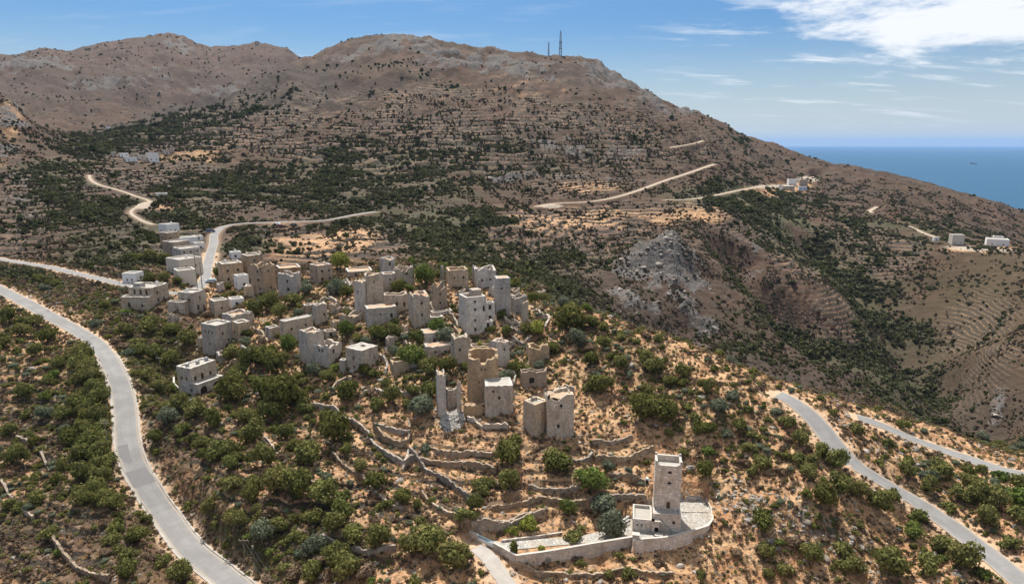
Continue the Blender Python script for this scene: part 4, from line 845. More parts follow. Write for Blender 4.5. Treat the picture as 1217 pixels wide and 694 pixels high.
house('small round cornered pen in the bushes left of the round tower', 482, 440, 424, 3, 14, mat='stone', rag=.6, fl=.6, wr_=[], wl_=[], **O)
house('thin tall wall slab left of the gap above the rubble heap', 521, 497, 443, 2, 10, 1.4, mat='grey', rag=1.2, fl=.96, wr_=[], wl_=[], cat='ruin', name='ruined_wall', **O)
house('leaning sliver of wall right of the gap above the rubble heap', 546, 494, 452, 3, 3, 1.0, mat='grey', rag=1.5, fl=.96, wr_=[], wl_=[], cat='ruin', name='ruined_wall', **O)
house('low wall with orange earth closing the gap between the two thin wall slabs', 532, 487, 462, 2, 13, .5, mat='warm', rag=.6, fl=.5, wr_=[], wl_=[], cat='ruin', name='ruined_wall', **O)
house('low rubble wall joining the gap ruin to the square front house', 553, 498, 482, 2, 24, .4, mat='warm', rag=.8, fl=.9, wr_=[], wl_=[], cat='ruin', name='ruined_wall', **O)
# ---------------- far hamlets
g = None
for a in [('white flat house at the left of the distant hillside hamlet', 143, 187, 182, 2, 9, 'white', None), ('lowest white house of the distant hillside hamlet', 150, 193, 187, 3, 12, 'white', None), ('long grey roofed house in the distant hillside hamlet', 158, 187, 182, 2, 7, 'grey', None), ('cream house in the middle of the distant hillside hamlet', 165, 190, 184, 2, 8, 'cream', None),
          ('large white and pink house right in the distant hillside hamlet', 177, 192, 182, 3, 11, 'white', 'clay'), ('grey ruined house at the right end of the distant hillside hamlet', 195, 184, 178, 2, 6, 'grey', None), ('tiny grey house highest in the distant hillside hamlet', 203, 182, 177, 1, 4, 'grey', None), ('grey stone house at the left end of the distant hillside hamlet', 133, 186, 180, 1, 5, 'grey', None),
          ('long low white shed beside the winding track below the hillside hamlet', 186, 233, 230, 1, 12, 'white', None), ('lone white hut high on the left hill slope', 127, 154, 150, 1, 4, 'white', None),
          ('white house with two dark windows on the coastal ridge', 937, 220, 213, 2, 9, 'white', None), ('low grey house with a white roof on the coastal ridge', 930, 226, 221, 2, 13, 'grey', 'white'), ('orange house above the pale blue wall on the coastal ridge', 950, 221, 214, 2, 9, 'warm', 'clay'), ('pale blue low house under the orange house on the coastal ridge', 949, 226, 222, 1, 9, 'bluew', None), ('small white house at the left of the coastal ridge hamlet', 925, 224, 220, 1, 5, 'white', None),
          ('pale two-storey house with side wings on the right hill', 1131, 291, 279, 4, 12, 'cream', None), ('low white shed by the track left of the pale two-storey house', 1110, 287, 282, 2, 5, 'white', None), ('long white house with dark verandas at the right end of the hill', 1172, 292, 284, 2, 22, 'white', None), ('raised white upper room of the long house on the right hill', 1180, 288, 281, 1, 10, 'white', None),
          ('square stone hut on the top of the left mountain', 304, 54, 49, 1, 4, 'grey', None)]:
    lb, cx, py, tp_, wl, wr, mt, rf_ = a
    house(lb, cx, py, tp_, wl, wr, .8, mat=mt, roofm=rf_ or ('cement'), par=.3, nwin=(2, 1) if wr > 8 else (1, 1), wl_=[], name='distant_house')
# ------------------------------------------------------------------ plants
def leaf_mat(name, ca, cb, cc, trans=.25):
    m = bpy.data.materials.new(name); m.use_nodes = True; t = m.node_tree; t.nodes.clear()
    o = N(t, 'ShaderNodeOutputMaterial'); d = N(t, 'ShaderNodeBsdfDiffuse'); tr = N(t, 'ShaderNodeBsdfTranslucent'); mx = N(t, 'ShaderNodeMixShader'); mx.inputs[0].default_value = trans
    oi = N(t, 'ShaderNodeObjectInfo'); lv = attr(t, 'leaf')
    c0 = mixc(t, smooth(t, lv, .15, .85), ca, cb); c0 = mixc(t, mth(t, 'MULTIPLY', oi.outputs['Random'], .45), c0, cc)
    n_ = noise(t, wpos(t), .035, 2); c0 = mixc(t, mth(t, 'MULTIPLY', smooth(t, n_, .45, .7), .3), c0, cc)
    L(t, c0, d.inputs[0]); L(t, c0, tr.inputs[0]); L(t, d.outputs[0], mx.inputs[1]); L(t, tr.outputs[0], mx.inputs[2]); L(t, mx.outputs[0], o.inputs[0])
    return m
LM_ = {'dark': leaf_mat('dark_evergreen_leaves', (.055, .066, .020), (.135, .140, .042), (.135, .122, .040)),
       'mid': leaf_mat('green_leaves', (.085, .098, .030), (.190, .190, .062), (.175, .150, .060)),
       'bright': leaf_mat('fresh_green_leaves', (.07, .11, .028), (.15, .19, .048), (.16, .17, .05)),
       'yellow': leaf_mat('yellow_green_leaves', (.14, .17, .03), (.27, .28, .06), (.24, .23, .06)),
       'grey': leaf_mat('grey_green_leaves', (.095, .112, .070), (.17, .19, .125), (.13, .14, .09)),
       'brown': leaf_mat('brown_twigs', (.095, .066, .042), (.20, .145, .10), (.15, .10, .062), .1),
       'straw': leaf_mat('straw_blades', (.34, .22, .11), (.56, .42, .25), (.45, .29, .15), .3)}
BARK = plain_mat('bark', (.10, .075, .055), (.17, .14, .11), 6.0, bmp=.01)
_t = (1 + 5 ** .5) / 2
ICO_V = np.array([(-1, _t, 0), (1, _t, 0), (-1, -_t, 0), (1, -_t, 0), (0, -1, _t), (0, 1, _t), (0, -1, -_t), (0, 1, -_t), (_t, 0, -1), (_t, 0, 1), (-_t, 0, -1), (-_t, 0, 1)]) / math.sqrt(1 + _t * _t)
ICO_F = [(0, 11, 5), (0, 5, 1), (0, 1, 7), (0, 7, 10), (0, 10, 11), (1, 5, 9), (5, 11, 4), (11, 10, 2), (10, 7, 6), (7, 1, 8), (3, 9, 4), (3, 4, 2), (3, 2, 6), (3, 6, 8), (3, 8, 9), (4, 9, 5), (2, 4, 11), (6, 2, 10), (8, 6, 7), (9, 8, 1)]
def crown_mesh(name, mat, seed, nleaf, lobes=9, lsz=.12, zc=.55, flat=.72, spread=.55, core=.72, upright=0.0):
    rs = np.random.RandomState(seed); V_, F_, A_ = [], [], []
    cs = []
    for k in range(lobes):
        a = 2 * math.pi * (k + rs.uniform(-.3, .3)) / lobes * 2.4; r_ = spread * math.sqrt((k + .3) / lobes) * rs.uniform(.8, 1.15)
        cs.append((r_ * math.cos(a), r_ * math.sin(a), zc + rs.uniform(-.22, .22) * flat + (1 - r_ / spread) * .22 * flat, rs.uniform(.22, .50)))
    vb = 0
    for cx_, cy_, cz_, rr in cs:
        cv_ = ICO_V * rs.uniform(.8, 1.1, (12, 1)) * rr * core; cv_[:, 2] *= flat; cv_ += (cx_, cy_, cz_)
        V_.append(cv_); F_ += [tuple(vb + i for i in f) for f in ICO_F]; A_.append(np.full(12, .12)); vb += 12  # core takes the darkest leaf tone, shade painted between the leaves
    pk = np.array([c_[3] ** 2 for c_ in cs]); pk /= pk.sum(); which = rs.choice(lobes, nleaf, p=pk); cs = np.array(cs)
    d = rs.normal(size=(nleaf, 3)); d[:, 2] += .25; d /= np.linalg.norm(d, axis=1)[:, None]
    rr = cs[which, 3] * rs.uniform(.80, 1.16, nleaf) * (1 + .35 * (rs.uniform(0, 1, nleaf) < .06)); p = cs[which, :3] + d * rr[:, None] * np.array([1, 1, flat])
    p[:, 2] = np.maximum(p[:, 2], .02)
    nrm = d + rs.normal(size=(nleaf, 3)) * .45; nrm /= np.linalg.norm(nrm, axis=1)[:, None]
    a = np.cross(nrm, rs.normal(size=(nleaf, 3))); a /= np.linalg.norm(a, axis=1)[:, None]
    if upright: a = a * (1 - upright) + np.array([0, 0, 1]) * upright; a /= np.linalg.norm(a, axis=1)[:, None]
    b_ = np.cross(nrm, a); s = lsz * rs.uniform(.6, 1.3, (nleaf, 1)); w_ = s * rs.uniform(.5, .9, (nleaf, 1))
    lobe_v = rs.uniform(0, .55, lobes)[which]; av = np.clip(lobe_v + rs.uniform(0, .5, nleaf), 0, 1)
    quad = np.stack([p - a * s, p - b_ * w_, p + a * s, p + b_ * w_], 1).reshape(-1, 3)
    V_.append(quad); A_.append(np.repeat(av, 4)); F_ += [(vb + 4 * i, vb + 4 * i + 1, vb + 4 * i + 2, vb + 4 * i + 3) for i in range(nleaf)]
    me = bpy.data.meshes.new(name); me.from_pydata(np.concatenate(V_).tolist(), [], F_)
    a_ = me.attributes.new('leaf', 'FLOAT', 'POINT'); a_.data.foreach_set('value', np.concatenate(A_).astype(np.float32))
    me.materials.append(mat); me.update(); return me
def trunk_mesh(seed):
    r_ = random.Random(seed); mb = MB(); top = (r_.uniform(-.06, .06), r_.uniform(-.06, .06), .32)
    mb.tube((0, 0, -.25), top, .07, .05, 6)
    for k in range(4):
        a = k * 1.57 + r_.uniform(-.4, .4); mb.tube(top, (math.cos(a) * .35, math.sin(a) * .35, .62), .04, .015, 5)
    me = bpy.data.meshes.new('trunk'); me.from_pydata(mb.v, [], mb.f); me.materials.append(BARK); me.update(); return me
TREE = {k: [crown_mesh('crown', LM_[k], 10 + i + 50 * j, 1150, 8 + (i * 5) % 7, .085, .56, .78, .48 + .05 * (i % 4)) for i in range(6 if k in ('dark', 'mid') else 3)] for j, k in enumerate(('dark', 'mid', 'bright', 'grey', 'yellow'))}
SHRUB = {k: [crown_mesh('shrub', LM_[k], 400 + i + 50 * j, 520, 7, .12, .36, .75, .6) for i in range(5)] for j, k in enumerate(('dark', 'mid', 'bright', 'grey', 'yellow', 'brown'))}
TRUNK = [trunk_mesh(i) for i in range(3)]
CNAME = {'dark': 'dark green', 'mid': 'olive green', 'bright': 'bright green', 'grey': 'grey green', 'yellow': 'yellow green', 'brown': 'brown twiggy'}
LMK = [('the white tower', 793, 600), ('the yard gate', 575, 650), ('the square front house', 593, 490), ('the broad keep', 650, 512), ('the round tower', 575, 450), ('the rubble heap', 535, 505),
       ('the cube house', 431, 440), ('the windowless tower', 368, 430), ('the arched house', 240, 462), ('the bright roofed house', 259, 412), ('the wide house', 175, 360), ('the highest keep', 437, 370), ('the whitish tower', 562, 395), ('the slim tower', 598, 375),
       ('the dark road patch', 160, 548), ('the left road foot', 270, 686), ('the curved terrace wall', 462, 545), ('the right road bend', 1012, 548), ('the lower right road', 1130, 540), ('the right road foot', 1180, 662), ('the right road crest', 943, 476), ('the left road top', 30, 359), ('the windowed tower', 500, 388)]
LPOS = []
for nm, px, py in LMK:
    x, y, z = hit(ZG, [px], [py]); LPOS.append((nm, float(x[0]), float(y[0])))
PLANTS = []
def plant_label(o, kind, colour, wd, X, Y): PLANTS.append((o, kind, colour, wd, X, Y))
ORD = ['', 'second', 'third', 'fourth', 'fifth', 'sixth', 'seventh', 'eighth', 'ninth', 'tenth', 'eleventh', 'twelfth']
def label_plants():
    cell = {}
    for o, kind, colour, wd, X, Y in PLANTS:
        size = 'huge' if wd > 7.5 else 'large' if wd > 5.5 else 'medium' if wd > 3.8 else 'small' if wd > 2.4 else 'tiny'
        dn, nm, dx, dy = min((math.hypot(l[1] - X, l[2] - Y), l[0], X - l[1], Y - l[2]) for l in LPOS)
        a = math.degrees(math.atan2(dy, dx)) % 360; d_ = ['right of', 'uphill right of', 'uphill of', 'uphill left of', 'left of', 'downhill left of', 'downhill of', 'downhill right of'][int((a + 22.5) // 45) % 8]
        cell.setdefault((size, CNAME[colour], kind, d_, nm), []).append((dn, id(o), o))
    for (size, cn_, kind, d_, nm), lst in cell.items():
        lst.sort(key=lambda q: q[:2]); m_ = len(lst)
        for i, (_, _, o) in enumerate(lst):
            o['label'] = f'{size} {cn_} {kind} {d_} {nm}' if m_ == 1 else f'{"nearest" if i == 0 else ORD[min(i, 11)] + " nearest"} {size} {cn_} {kind} {d_} {nm}'
placed = []      # x, y, r
def put_tree(X, Y, Z, wd, colour, i, hs=1.0):
    rz = (i * 2.399) % 6.28; root = empty('tree', (X, Y, Z - .1), rz); q_ = .84 + .32 * ((i * 37) % 11) / 10; root.scale = (wd / 2 * q_, wd / 2 / q_, wd / 2 * hs * (1.12 + .4 * ((i * 17) % 7) / 6)); root.rotation_euler = (.14 * math.sin(i), .14 * math.cos(i * 1.7), rz)
    plant_label(root, 'tree', colour, wd, X, Y); tag(root, None, 'tree', 'trees on the village hillside')
    mesh_obj('crown', TREE[colour][i % len(TREE[colour])], root); mesh_obj('trunk', TRUNK[i % 3], root)
def put_shrub(X, Y, Z, wd, colour, i):
    o = mesh_obj('shrub', SHRUB[colour][i % 5], None, (X, Y, Z - .05)); o.rotation_euler = (0, 0, (i * 2.399) % 6.28); s = wd / 2; q_ = .78 + .5 * ((i * 37) % 11) / 10; o.scale = (s * q_, s / q_, s * (.85 + .6 * ((i * 7) % 10) / 10))
    plant_label(o, 'shrub', colour, wd, X, Y); tag(o, None, 'shrub', 'shrubs on the near slopes')
# plants read off the photograph: foot x, foot y, width in photo pixels, colour
PL = [(602, 563, 46, 'dark'), (661, 568, 42, 'dark'), (606, 592, 36, 'mid'), (575, 590, 30, 'mid'), (567, 610, 26, 'dark'), (701, 600, 42, 'bright'), (674, 617, 25, 'bright'), (717, 624, 40, 'grey'), (724, 642, 38, 'grey'), (682, 645, 24, 'mid'), (627, 634, 25, 'yellow'), (610, 638, 17, 'yellow'),
      (511, 672, 52, 'mid'), (552, 632, 24, 'mid'), (540, 684, 46, 'mid'), (277, 482, 40, 'dark'), (339, 497, 52, 'dark'), (413, 480, 34, 'dark'), (394, 536, 46, 'dark'), (366, 558, 46, 'mid'), (313, 560, 36, 'mid'), (267, 549, 36, 'mid'), (304, 532, 34, 'mid'), (339, 524, 24, 'mid'),
      (333, 590, 44, 'mid'), (356, 600, 44, 'dark'), (383, 608, 46, 'mid'), (405, 614, 36, 'mid'), (448, 592, 34, 'dark'), (478, 605, 30, 'dark'), (468, 484, 26, 'mid'), (500, 506, 38, 'grey'), (448, 490, 22, 'mid'), (276, 587, 30, 'mid'), (298, 602, 26, 'dark'), (302, 583, 26, 'mid'), (284, 637, 28, 'mid'), (313, 656, 36, 'grey'), (331, 638, 28, 'mid'), (352, 646, 22, 'mid'),
      (372, 629, 26, 'mid'), (398, 642, 34, 'mid'), (422, 650, 34, 'mid'), (452, 662, 36, 'mid'), (375, 663, 30, 'grey'), (399, 677, 34, 'mid'), (414, 697, 40, 'mid'), (372, 697, 34, 'mid'), (489, 670, 34, 'mid'),
      (120, 445, 28, 'mid'), (102, 460, 28, 'mid'), (128, 474, 26, 'mid'), (100, 492, 26, 'mid'), (124, 503, 26, 'mid'), (106, 520, 28, 'mid'), (128, 533, 26, 'mid'), (104, 550, 30, 'dark'), (126, 563, 30, 'mid'), (96, 575, 28, 'mid'), (118, 592, 30, 'mid'), (98, 604, 28, 'mid'), (136, 548, 20, 'mid'), (84, 530, 26, 'dark'), (80, 500, 24, 'mid'),
      (100, 427, 26, 'mid'), (45, 428, 22, 'mid'), (25, 402, 26, 'mid'), (12, 386, 22, 'mid'), (40, 394, 26, 'mid'), (58, 408, 22, 'dark'), (8, 415, 22, 'dark'), (70, 440, 22, 'mid'), (125, 425, 16, 'bright'), (163, 648, 30, 'dark'), (140, 636, 24, 'mid'), (178, 622, 18, 'dark'), (152, 668, 24, 'mid'), (128, 612, 26, 'mid'), (220, 694, 34, 'mid'), (155, 690, 28, 'mid'), (45, 600, 26, 'mid'), (20, 560, 30, 'mid'), (60, 648, 26, 'mid'), (30, 480, 26, 'mid'), (55, 500, 24, 'grey'), (14, 520, 22, 'mid'),
      (305, 442, 34, 'dark'), (288, 457, 28, 'mid'), (330, 452, 34, 'dark'), (342, 472, 30, 'dark'), (312, 482, 34, 'dark'), (356, 486, 28, 'mid'), (276, 430, 26, 'mid'), (322, 505, 30, 'mid'), (296, 402, 14, 'dark'), (223, 416, 28, 'mid'), (205, 440, 26, 'mid'), (185, 430, 26, 'mid'), (165, 418, 26, 'mid'), (190, 470, 26, 'mid'), (212, 492, 24, 'mid'), (200, 510, 26, 'grey'), (182, 398, 28, 'mid'), (205, 402, 24, 'dark'), (150, 404, 26, 'mid'), (220, 520, 22, 'mid'), (235, 500, 30, 'mid'), (254, 510, 28, 'dark'), (290, 508, 30, 'mid'), (240, 535, 20, 'mid'), (175, 455, 22, 'mid'),
      (180, 337, 16, 'dark'), (195, 338, 18, 'dark'), (212, 339, 14, 'dark'), (257, 328, 12, 'bright'), (196, 315, 20, 'dark'), (180, 312, 18, 'mid'), (162, 312, 18, 'mid'), (318, 373, 28, 'mid'), (348, 366, 26, 'mid'), (335, 380, 22, 'mid'), (302, 378, 22, 'mid'), (366, 352, 18, 'grey'), (405, 322, 24, 'yellow'), (388, 341, 12, 'dark'), (400, 352, 26, 'grey'), (412, 355, 22, 'dark'), (272, 345, 10, 'dark'), (318, 392, 14, 'bright'), (380, 372, 20, 'mid'),
      (343, 420, 22, 'bright'), (322, 424, 20, 'dark'), (412, 404, 24, 'bright'), (424, 410, 18, 'dark'), (450, 409, 28, 'dark'), (466, 404, 22, 'mid'), (398, 443, 18, 'bright'), (376, 452, 20, 'grey'), (392, 458, 22, 'mid'), (473, 350, 20, 'dark'), (478, 362, 14, 'dark'), (470, 388, 14, 'dark'), (506, 340, 26, 'bright'), (444, 450, 18, 'dark'), (432, 452, 20, 'dark'), (470, 428, 18, 'grey'),
      (492, 440, 36, 'bright'), (512, 446, 28, 'mid'), (535, 450, 26, 'dark'), (498, 412, 20, 'dark'), (530, 412, 30, 'grey'), (520, 398, 22, 'bright'), (580, 414, 14, 'mid'), (600, 458, 22, 'grey'), (612, 446, 20, 'mid'), (512, 480, 28, 'mid'), (502, 492, 22, 'grey'), (596, 380, 14, 'dark'), (570, 414, 12, 'yellow'),
      (640, 404, 26, 'yellow'), (624, 402, 20, 'mid'), (633, 360, 18, 'dark'), (668, 392, 14, 'dark'), (681, 402, 40, 'dark'), (702, 395, 24, 'mid'), (686, 417, 28, 'grey'), (704, 442, 26, 'dark'), (736, 446, 24, 'mid'), (716, 474, 36, 'dark'), (700, 466, 18, 'mid'), (762, 505, 40, 'dark'), (786, 512, 40, 'dark'), (838, 590, 27, 'dark'), (775, 450, 34, 'mid'), (768, 440, 24, 'mid'), (796, 462, 22, 'dark'), (812, 452, 22, 'mid'), (840, 470, 22, 'mid'), (852, 500, 26, 'grey'), (876, 520, 24, 'mid'), (655, 424, 22, 'dark'), (640, 442, 18, 'grey'),
      (905, 636, 30, 'dark'), (888, 540, 20, 'mid'), (906, 560, 22, 'mid'), (935, 512, 22, 'mid'), (950, 535, 24, 'mid'), (975, 545, 26, 'mid'), (990, 565, 32, 'mid'), (960, 570, 26, 'mid'), (1000, 590, 30, 'mid'), (978, 612, 34, 'dark'), (1020, 600, 30, 'mid'), (1040, 614, 30, 'mid'), (1060, 600, 22, 'mid'), (1090, 625, 24, 'mid'), (1082, 640, 26, 'bright'), (908, 672, 28, 'mid'), (965, 680, 28, 'mid'), (1000, 665, 26, 'mid'), (1058, 690, 46, 'mid'), (1010, 692, 36, 'mid'), (1140, 684, 44, 'mid'), (1120, 660, 34, 'mid'), (1100, 686, 34, 'mid'), (930, 690, 24, 'mid'),
      (1045, 556, 16, 'mid'), (1075, 568, 22, 'mid'), (1118, 575, 34, 'mid'), (1105, 590, 26, 'mid'), (1150, 580, 26, 'mid'), (1160, 600, 34, 'mid'), (1185, 612, 34, 'mid'), (1140, 598, 28, 'mid'), (1170, 628, 30, 'mid'), (1210, 630, 36, 'mid'), (1198, 655, 26, 'mid'), (1100, 572, 18, 'grey'), (1018, 518, 20, 'mid'), (1125, 610, 20, 'mid'), (1210, 584, 26, 'mid')]
for q_ in range(34): PL.append((98 + 34 * rnd.random() + 8 * math.sin(q_), 432 + q_ * 5.4, 22 + 8 * rnd.random(), ('mid', 'mid', 'dark')[q_ % 3]))
px = np.array([p[0] for p in PL], float); py = np.array([p[1] for p in PL], float); X, Y, Z = hit(ZG, px, py)
nplant = 0
for i, (a, b_, w_, col_) in enumerate(PL):
    x, y, z = float(X[i]), float(Y[i]), float(Z[i]); wd = w_ * camdist(x, y, z) / F
    f_ = math.hypot(x, y); x2, y2 = x + x / f_ * wd * .3, y + y / f_ * wd * .3; z2 = float(height(ZG, x2, y2)[0])
    dr = float(height(DR - WR, x2, y2)[0])
    if dr < wd * .55 and dr < 8:              # keep the crown off the road
        best = max(((float(height(DR - WR, x2 + math.cos(q_) * 1.0, y2 + math.sin(q_) * 1.0)[0]), q_) for q_ in [k_ * .52 for k_ in range(12)]))
        sh = wd * .55 - dr; x2 += math.cos(best[1]) * sh; y2 += math.sin(best[1]) * sh; z2 = float(height(ZG, x2, y2)[0])
    placed.append((x2, y2, wd / 2))
    if wd > 4.2: put_tree(x2, y2, z2, wd * 1.06, col_, i, rnd.uniform(.85, 1.1))
    else: put_shrub(x2, y2, z2, wd * 1.06, col_, i)
# more of them, grown over the near slopes at random where the photograph shows scrub
cand = (YG < 262) & (YG > 92) & (np.abs(U)[None, :] < .86) & (DR - WR > 1.6)
area = (YG * (U[1] - U[0])) * (YG * np.gradient(V)[:, None])
area_all = area; wgt = np.where(cand, area * np.clip(veg + .02, 0, 1) ** 1.1, 0).ravel(); wgt /= wgt.sum()
idx = RS.choice(wgt.size, 9000, p=wgt); rx, ry = XG.ravel()[idx] + RS.uniform(-.4, .4, 9000), YG.ravel()[idx] + RS.uniform(-.4, .4, 9000)
rv = veg.ravel()[idx]; drr = (DR - WR).ravel()[idx]
PLATc = np.mean(np.array(PLAT), 0)
acc = []; PA = np.array(placed); gx = {}
def near_ok(x, y, r, k=.66):
    c0, c1 = int(x // 6), int(y // 6)
    for i in (-1, 0, 1):
        for j in (-1, 0, 1):
            for (a, b_, q) in gx.get((c0 + i, c1 + j), ()):
                if (a - x) ** 2 + (b_ - y) ** 2 < ((q + r) * k) ** 2: return False
    return True
def reg(x, y, r): gx.setdefault((int(x // 6), int(y // 6)), []).append((x, y, r))
for p in placed: reg(*p)
inP = inside(PLAT, rx, ry) | inside(YARD, rx, ry) | (pdist(PLAT, rx, ry) < 1.5)
for i in range(len(idx)):
    x, y = float(rx[i]), float(ry[i]); r = float(np.clip(RS.lognormal(.15, .42), .55, 2.7)) * (.75 + .5 * rv[i]); r = min(r, max(.5, float(drr[i]) * .9))
    if inP[i] or any((x - b_[4]) ** 2 + (y - b_[5]) ** 2 < (b_[3] * .95 + r * .6) ** 2 for b_ in BLD if abs(b_[4] - x) < 15): continue
    if not near_ok(x, y, r): continue
    reg(x, y, r); acc.append((x, y, r))
ax = np.array(acc); az_ = height(ZG, ax[:, 0], ax[:, 1]); upx, upy = unpix(ax[:, 0], ax[:, 1], az_)
show = ax[:, 2] / ax[:, 1] * ((upx > -10) & (upx < 1227) & (upy < 710) & (upy > 0)); order = np.argsort(-show)
cols = ['mid'] * 8 + ['dark'] * 4 + ['grey'] * 2 + ['bright'] * 2 + ['brown'] * 4
ntree = sum(1 for p in placed if p[2] * 2 > 4.2); nshr = len(placed) - ntree; rest = []
for k in order:
    x, y, r = acc[k]; z = float(az_[k]); i = int(k); col_ = cols[(i * 13) % 20]
    if r * 2 > 4.4 and col_ != 'brown' and ntree < 298: put_tree(x, y, z, r * 2, col_, i, rnd.uniform(.8, 1.05)); ntree += 1
    elif nshr < 298 and show[k] > 0: put_shrub(x, y, z, r * 2, col_, i); nshr += 1
    else: rest.append((x, y, z, r))
label_plants()

def unlinked(name, me):
    return bpy.data.objects.new(name, me)
def scatter(name, P3, sc, protos, kind='stuff', tilt=.0):
    """one object: many instances of a few small meshes on points of the ground"""
    P3 = np.asarray(P3, np.float32); n_ = len(P3); me = bpy.data.meshes.new(name); me.vertices.add(n_); me.vertices.foreach_set('co', P3.ravel())
    sc = np.asarray(sc, np.float32)
    if sc.ndim == 1: sc = np.stack([sc, sc, sc * RS.uniform(.75, 1.15, n_)], 1).astype(np.float32)
    a_ = me.attributes.new('psc', 'FLOAT_VECTOR', 'POINT'); a_.data.foreach_set('vector', sc.ravel())
    rot = np.stack([RS.uniform(-tilt, tilt, n_), RS.uniform(-tilt, tilt, n_), RS.uniform(0, 6.28, n_)], 1).astype(np.float32)
    a_ = me.attributes.new('prot', 'FLOAT_VECTOR', 'POINT'); a_.data.foreach_set('vector', rot.ravel())
    which = RS.randint(0, len(protos), n_).astype(np.int32); a_ = me.attributes.new('pidx', 'INT', 'POINT'); a_.data.foreach_set('value', which)
    o = mesh_obj(name, me); tag(o, kind=kind)
    g = bpy.data.node_groups.new(name, 'GeometryNodeTree'); g.interface.new_socket('Geometry', in_out='INPUT', socket_type='NodeSocketGeometry'); g.interface.new_socket('Geometry', in_out='OUTPUT', socket_type='NodeSocketGeometry')
    gi, go = N(g, 'NodeGroupInput'), N(g, 'NodeGroupOutput'); jn = N(g, 'GeometryNodeJoinGeometry')
    def na(nm, ty): 
        q = N(g, 'GeometryNodeInputNamedAttribute'); q.data_type = ty; q.inputs[0].default_value = nm; return q.outputs[0]
    for k, pm in enumerate(protos):
        oi = N(g, 'GeometryNodeObjectInfo'); oi.inputs[0].default_value = unlinked(name, pm)
        ip = N(g, 'GeometryNodeInstanceOnPoints'); L(g, gi.outputs[0], ip.inputs['Points']); L(g, oi.outputs['Geometry'], ip.inputs['Instance'])
        cm = N(g, 'FunctionNodeCompare'); cm.data_type = 'INT'; cm.operation = 'EQUAL'; L(g, na('pidx', 'INT'), cm.inputs[2]); cm.inputs[3].default_value = k
        L(g, cm.outputs[0], ip.inputs['Selection']); L(g, na('prot', 'FLOAT_VECTOR'), ip.inputs['Rotation']); L(g, na('psc', 'FLOAT_VECTOR'), ip.inputs['Scale']); L(g, ip.outputs[0], jn.inputs[0])
    L(g, jn.outputs[0], go.inputs[0])
    md = o.modifiers.new('scatter', 'NODES'); md.node_group = g
    return o
if rest:
    rr = np.array(rest); scatter('small_shrubs', rr[:, :3], rr[:, 3], [SHRUB[k][j] for k in ('mid', 'dark', 'grey', 'brown') for j in (0, 1)])
# far scrub on the hills: thousands of bushes
LM_['far1'] = leaf_mat('hill_scrub_leaves', (.034, .042, .018), (.080, .088, .036), (.080, .072, .036), .15); LM_['far2'] = leaf_mat('pale_hill_scrub_leaves', (.055, .062, .034), (.105, .108, .058), (.105, .090, .055), .15)
FARP = [crown_mesh('far_bush', LM_[k], 900 + j, 70, 4, .26, .34, .8, .5, .85) for j, k in enumerate(('far1', 'far1', 'far1', 'far2', 'far2'))]
def sample(wgt, n_, jx=.5):
    w_ = wgt.ravel(); w_ = w_ / w_.sum(); k = RS.choice(w_.size, n_, p=w_)
    du = (U[1] - U[0]); x = XG.ravel()[k] + RS.uniform(-.5, .5, n_) * du * YG.ravel()[k]; y = YG.ravel()[k] + RS.uniform(-.5, .5, n_) * np.repeat(np.gradient(V), NU)[k] * YG.ravel()[k]
    return k, x, y, height(ZG, x, y)
cf = (YG > 255) & (YG < 2600) & (np.abs(U)[None, :] < .95) & (DR - WR > 5.0) & (ZG > 3)
dens = np.clip(veg ** 1.35 * np.clip(.5 + 2.6 * fbm(XG, YG, 45, 3, .6, 7.), .08, 1.8) + .006 * np.clip(4 * fbm(XG, YG, 90, 3, .6, 17.), .0, 3), 0, 1) * (1 + 2.5 * TM) * (1 - .5 * olive) * np.where(YG > 600, .75, 1.0) * (1 - .75 * np.clip(rock, 0, 1))
k, x, y, z = sample(np.where(cf, area * dens * np.interp(YG, [255, 500, 1000, 2500], [1.0, .72, .30, .11]), 0), 54000)
def clear_of_houses(x, y, gap):
    ok = np.ones(len(x), bool)
    for b_ in BLD:
        if b_[1] > 300: ok &= np.hypot(x - b_[4], y - b_[5] + gap * .5) > b_[3] + gap
    return ok
m = clear_of_houses(x, y, 5.0); k, x, y, z = k[m], x[m], y[m], z[m]
sz = np.clip(RS.lognormal(.0, .38, len(k)) * np.interp(y, [255, 500, 1000, 2500], [1.25, 1.6, 2.2, 3.2]), .6, 6) * (.8 + .45 * veg.ravel()[k])
scatter('hillside_scrub', np.stack([x, y, z - .1], 1), sz, FARP)
cb_ = (YG > 250) & (YG < 1000) & (np.abs(U)[None, :] < .95) & (DR - WR > 2.5) & (ZG > 3)
LM_['heath'] = leaf_mat('heath_twigs', (.040, .032, .024), (.095, .070, .050), (.075, .052, .038), .1)
HB = [crown_mesh('low_brush', LM_[k], 960 + j, 36, 3, .34, .26, .7, .5, .8) for j, k in enumerate(('heath', 'heath', 'far1', 'far2'))]
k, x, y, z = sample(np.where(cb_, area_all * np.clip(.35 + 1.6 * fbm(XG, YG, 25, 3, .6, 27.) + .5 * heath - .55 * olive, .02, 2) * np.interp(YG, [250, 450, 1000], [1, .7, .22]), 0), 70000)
m = clear_of_houses(x, y, 2.0); k, x, y, z = k[m], x[m], y[m], z[m]
scatter('hillside_brush', np.stack([x, y, z - .05], 1), np.clip(RS.lognormal(-.25, .35, len(k)), .35, 1.6) * np.interp(y, [250, 1000], [.9, 1.7]), HB)
